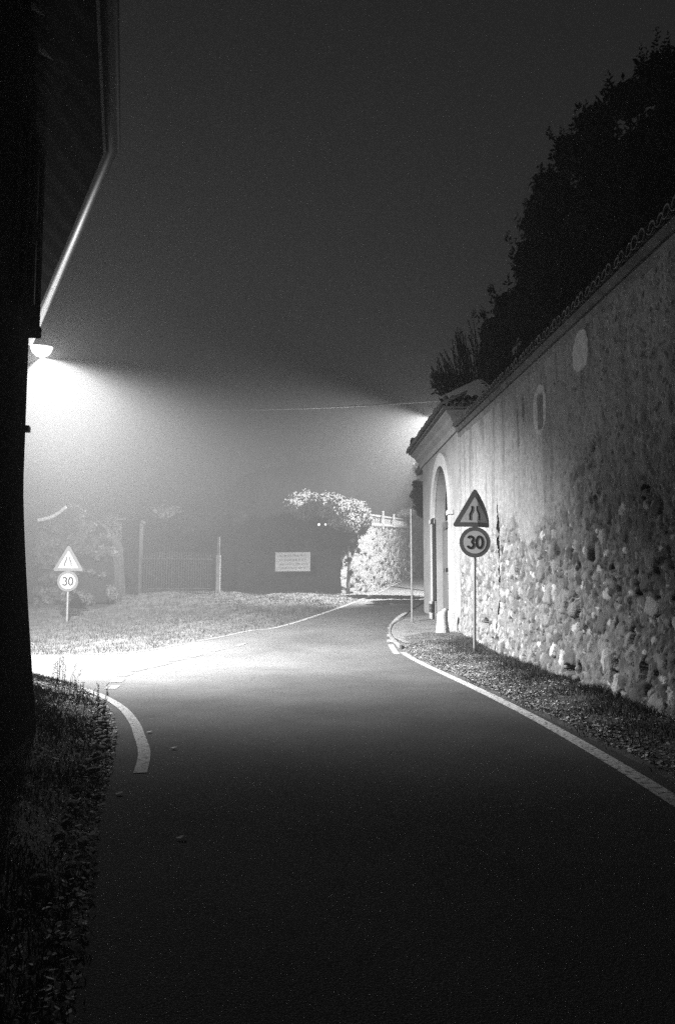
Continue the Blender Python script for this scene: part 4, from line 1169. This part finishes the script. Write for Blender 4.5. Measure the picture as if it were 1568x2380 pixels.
o = ml.build('leaf_litter', M['dryleaf']); kind(o, 'stuff', 'dry fallen leaves scattered between white line and cobbled wall', 'leaves')
# edging stones along the near verge
for k in range(36):
    y = 3.4 + k * .17; x = np.interp(y, [4.05, 5.1, 6.4, 8.1, 9.3], [-1.22, -1.5, -1.8, -2.22, -2.6]) - .1
    s = rs.uniform(.018, .045); mb = MB(); bm = bmesh.new(); bmesh.ops.create_icosphere(bm, subdivisions=2, radius=1)
    vs = [(v.co.x * s * .9 * (1 + .15 * math.sin(v.co.z * 5 + k)), v.co.y * s * 1.5, v.co.z * s * .6 * (1 + .2 * math.sin(v.co.x * 4 + k))) for v in bm.verts]
    mb.add(vs, [tuple(v.index for v in f.verts) for f in bm.faces]); bm.free()
    o = mb.build('edging_stone', M['tile']); o.location = (x + rs.uniform(-.09, .05), y + rs.uniform(-.06, .06), gz(x - .05, y) + .02); o.rotation_euler = (rs.uniform(-.2, .2), rs.uniform(-.2, .2), rs.uniform(-1.5, 1.5))
    tag(o, 'rounded edging stone in the row between dark verge and road', 'stone', 'edging stones along the near verge')
# tall dry weeds by the house corner
spots = [(118, 1595, 60), (128, 1598, 70), (138, 1592, 80), (150, 1600, 66), (160, 1600, 72), (170, 1598, 60), (182, 1604, 56), (196, 1610, 50), (207, 1614, 44), (228, 1640, 70), (238, 1650, 84), (243, 1628, 78), (252, 1668, 60), (210, 1660, 50), (192, 1640, 60), (176, 1625, 55), (232, 1600, 50), (145, 1610, 90), (133, 1606, 76)]
for k, (a, b, hpx) in enumerate(spots):
    Y = 2684. / max(60, (b - 1362)) * .86; p = at(a, b, Y); z = gz(p.x, p.y) - .03; H_ = hpx * Y / F * 1.15 + .0
    t = thing('dry_weed', 'thin dry weed stalk in the clump at the dark house corner', 'weed', (p.x, p.y, z), 'dry weeds on the near verge')
    lx = rs.uniform(-.06, .1); mb = MB()
    c = [Vector((p.x, p.y, z)), Vector((p.x + lx * .3, p.y, z + H_ * .6)), Vector((p.x + lx, p.y, z + H_))]
    mb.tube(c, .004, 4, False, .0015); mb.build('stalk', M['darkwood'], t)
    mb = MB()
    for q in range(26):
        u = .25 + .75 * q / 26; cc = c[0] + (c[2] - c[0]) * u; v = Vector((rs.gauss(0, 1), rs.gauss(0, 1), .8)).normalized() * rs.uniform(.015, .04)
        w = v.cross(Vector((0, 1, .1))).normalized() * .004; mb.add([cc, cc + v * .5 + w, cc + v, cc + v * .5 - w], [(0, 1, 2, 3)], rs.random())
    mb.build('seed_head', M['grass'], t)
# single leaves and litter
for k, (a, b, lbl) in enumerate(((347, 1705, 'curled dry leaf on the asphalt right of the curved white line'), (403, 1743, 'faint dry leaf lying on the asphalt farther from the verge'), (420, 1953, 'single pale leaf on the dark foreground asphalt'), (277, 1850, 'small leaf on asphalt beside the edging stones'))):
    p = ground_pt(a, b); mb = MB(); n = 14; s = .026
    vs = [(math.cos(2 * math.pi * q / n) * s * (1 + .3 * math.sin(q * 2.9 + k)), math.sin(2 * math.pi * q / n) * s * .75 * (1 + .35 * math.sin(q * 1.7 + k)), .014 + .005 * math.cos(2 * math.pi * q / n)) for q in range(n)] + [(0, 0, .010)]
    mb.add(vs, [(q, (q + 1) % n, n) for q in range(n)], .95); o = mb.build('fallen_leaf', M['dryleaf']); o.location = (p.x, p.y, .004); tag(o, lbl, 'leaf')
for k, (a, b, s, lbl) in enumerate(((221, 1707, .03, 'crumpled white scrap of litter in the dark verge grass'), (245, 1675, .02, 'small white scrap of litter near the verge edge'), (205, 1743, .012, 'tiny white speck of litter low in the verge grass'))):
    p = at(a, b, 2684. / (b - 1362) * .9); mb = MB(); rs2 = random.Random(k); bm = bmesh.new(); bmesh.ops.create_icosphere(bm, subdivisions=2, radius=1)
    mb.add([tuple(Vector(v.co) * s * rs2.uniform(.6, 1.2)) for v in bm.verts], [tuple(v.index for v in f.verts) for f in bm.faces]); bm.free()
    o = mb.build('litter', M['litter']); o.location = (p.x, p.y, gz(p.x, p.y) + .05); tag(o, lbl, 'litter')

# ------------------------------------------------------------ haze
def haze(density, g):
    x0, x1, y0, y1, z0, z1 = -95, 95, -45, 160, -1.2, 16.
    mb = MB(); mb.box(((x0 + x1) / 2, (y0 + y1) / 2, (z0 + z1) / 2), (x1 - x0, y1 - y0, z1 - z0))
    m = bpy.data.materials.new('haze_air'); m.use_nodes = True; nt = m.node_tree; nt.nodes.clear()
    out = nt.nodes.new('ShaderNodeOutputMaterial'); v = nt.nodes.new('ShaderNodeVolumePrincipled')
    v.inputs['Color'].default_value = (.175, .175, .175, 1); v.inputs['Density'].default_value = density; v.inputs['Anisotropy'].default_value = g
    nt.links.new(v.outputs[0], out.inputs['Volume'])
    m.cycles.volume_sampling = 'EQUIANGULAR'; o = mb.build('haze', m); kind(o, 'stuff', 'even night fog filling the whole scene', 'fog'); return o
haze(.0225, .4)

# ------------------------------------------------------------ world: faint night sky glow
w = bpy.data.worlds.new('World'); S.world = w; w.use_nodes = True; nt = w.node_tree; n = nt.nodes
sky = n.new('ShaderNodeTexSky'); sky.sky_type = 'NISHITA'; sky.sun_disc = False; sky.sun_elevation = math.radians(8); sky.sun_rotation = math.radians(200)
bwn = n.new('ShaderNodeRGBToBW'); bg = n['Background']; bg.inputs['Strength'].default_value = .0145
nt.links.new(sky.outputs[0], bwn.inputs[0]); nt.links.new(bwn.outputs[0], bg.inputs['Color'])

# ------------------------------------------------------------ camera & render settings
cd = bpy.data.cameras.new('camera'); co = bpy.data.objects.new('camera', cd); C.objects.link(co)
co.location = CAM; co.rotation_euler = (math.pi / 2 + PIT, 0, 0)
cd.sensor_fit = 'VERTICAL'; cd.sensor_height = 36; cd.lens = 36 * F / 2380; cd.clip_end = 500; cd.clip_start = .05
S.camera = co
S.view_settings.view_transform = 'Standard'; S.view_settings.look = 'None'; S.view_settings.exposure = 0; S.view_settings.gamma = 1
S.render.engine = 'CYCLES'; cy = S.cycles
cy.max_bounces = 6; cy.diffuse_bounces = 1; cy.glossy_bounces = 1; cy.volume_bounces = 1; cy.transmission_bounces = 2
cy.use_denoising = False; cy.sample_clamp_indirect = .35; cy.sample_clamp_direct = 3
try: cy.denoiser = 'OPENIMAGEDENOISE'
except Exception: pass
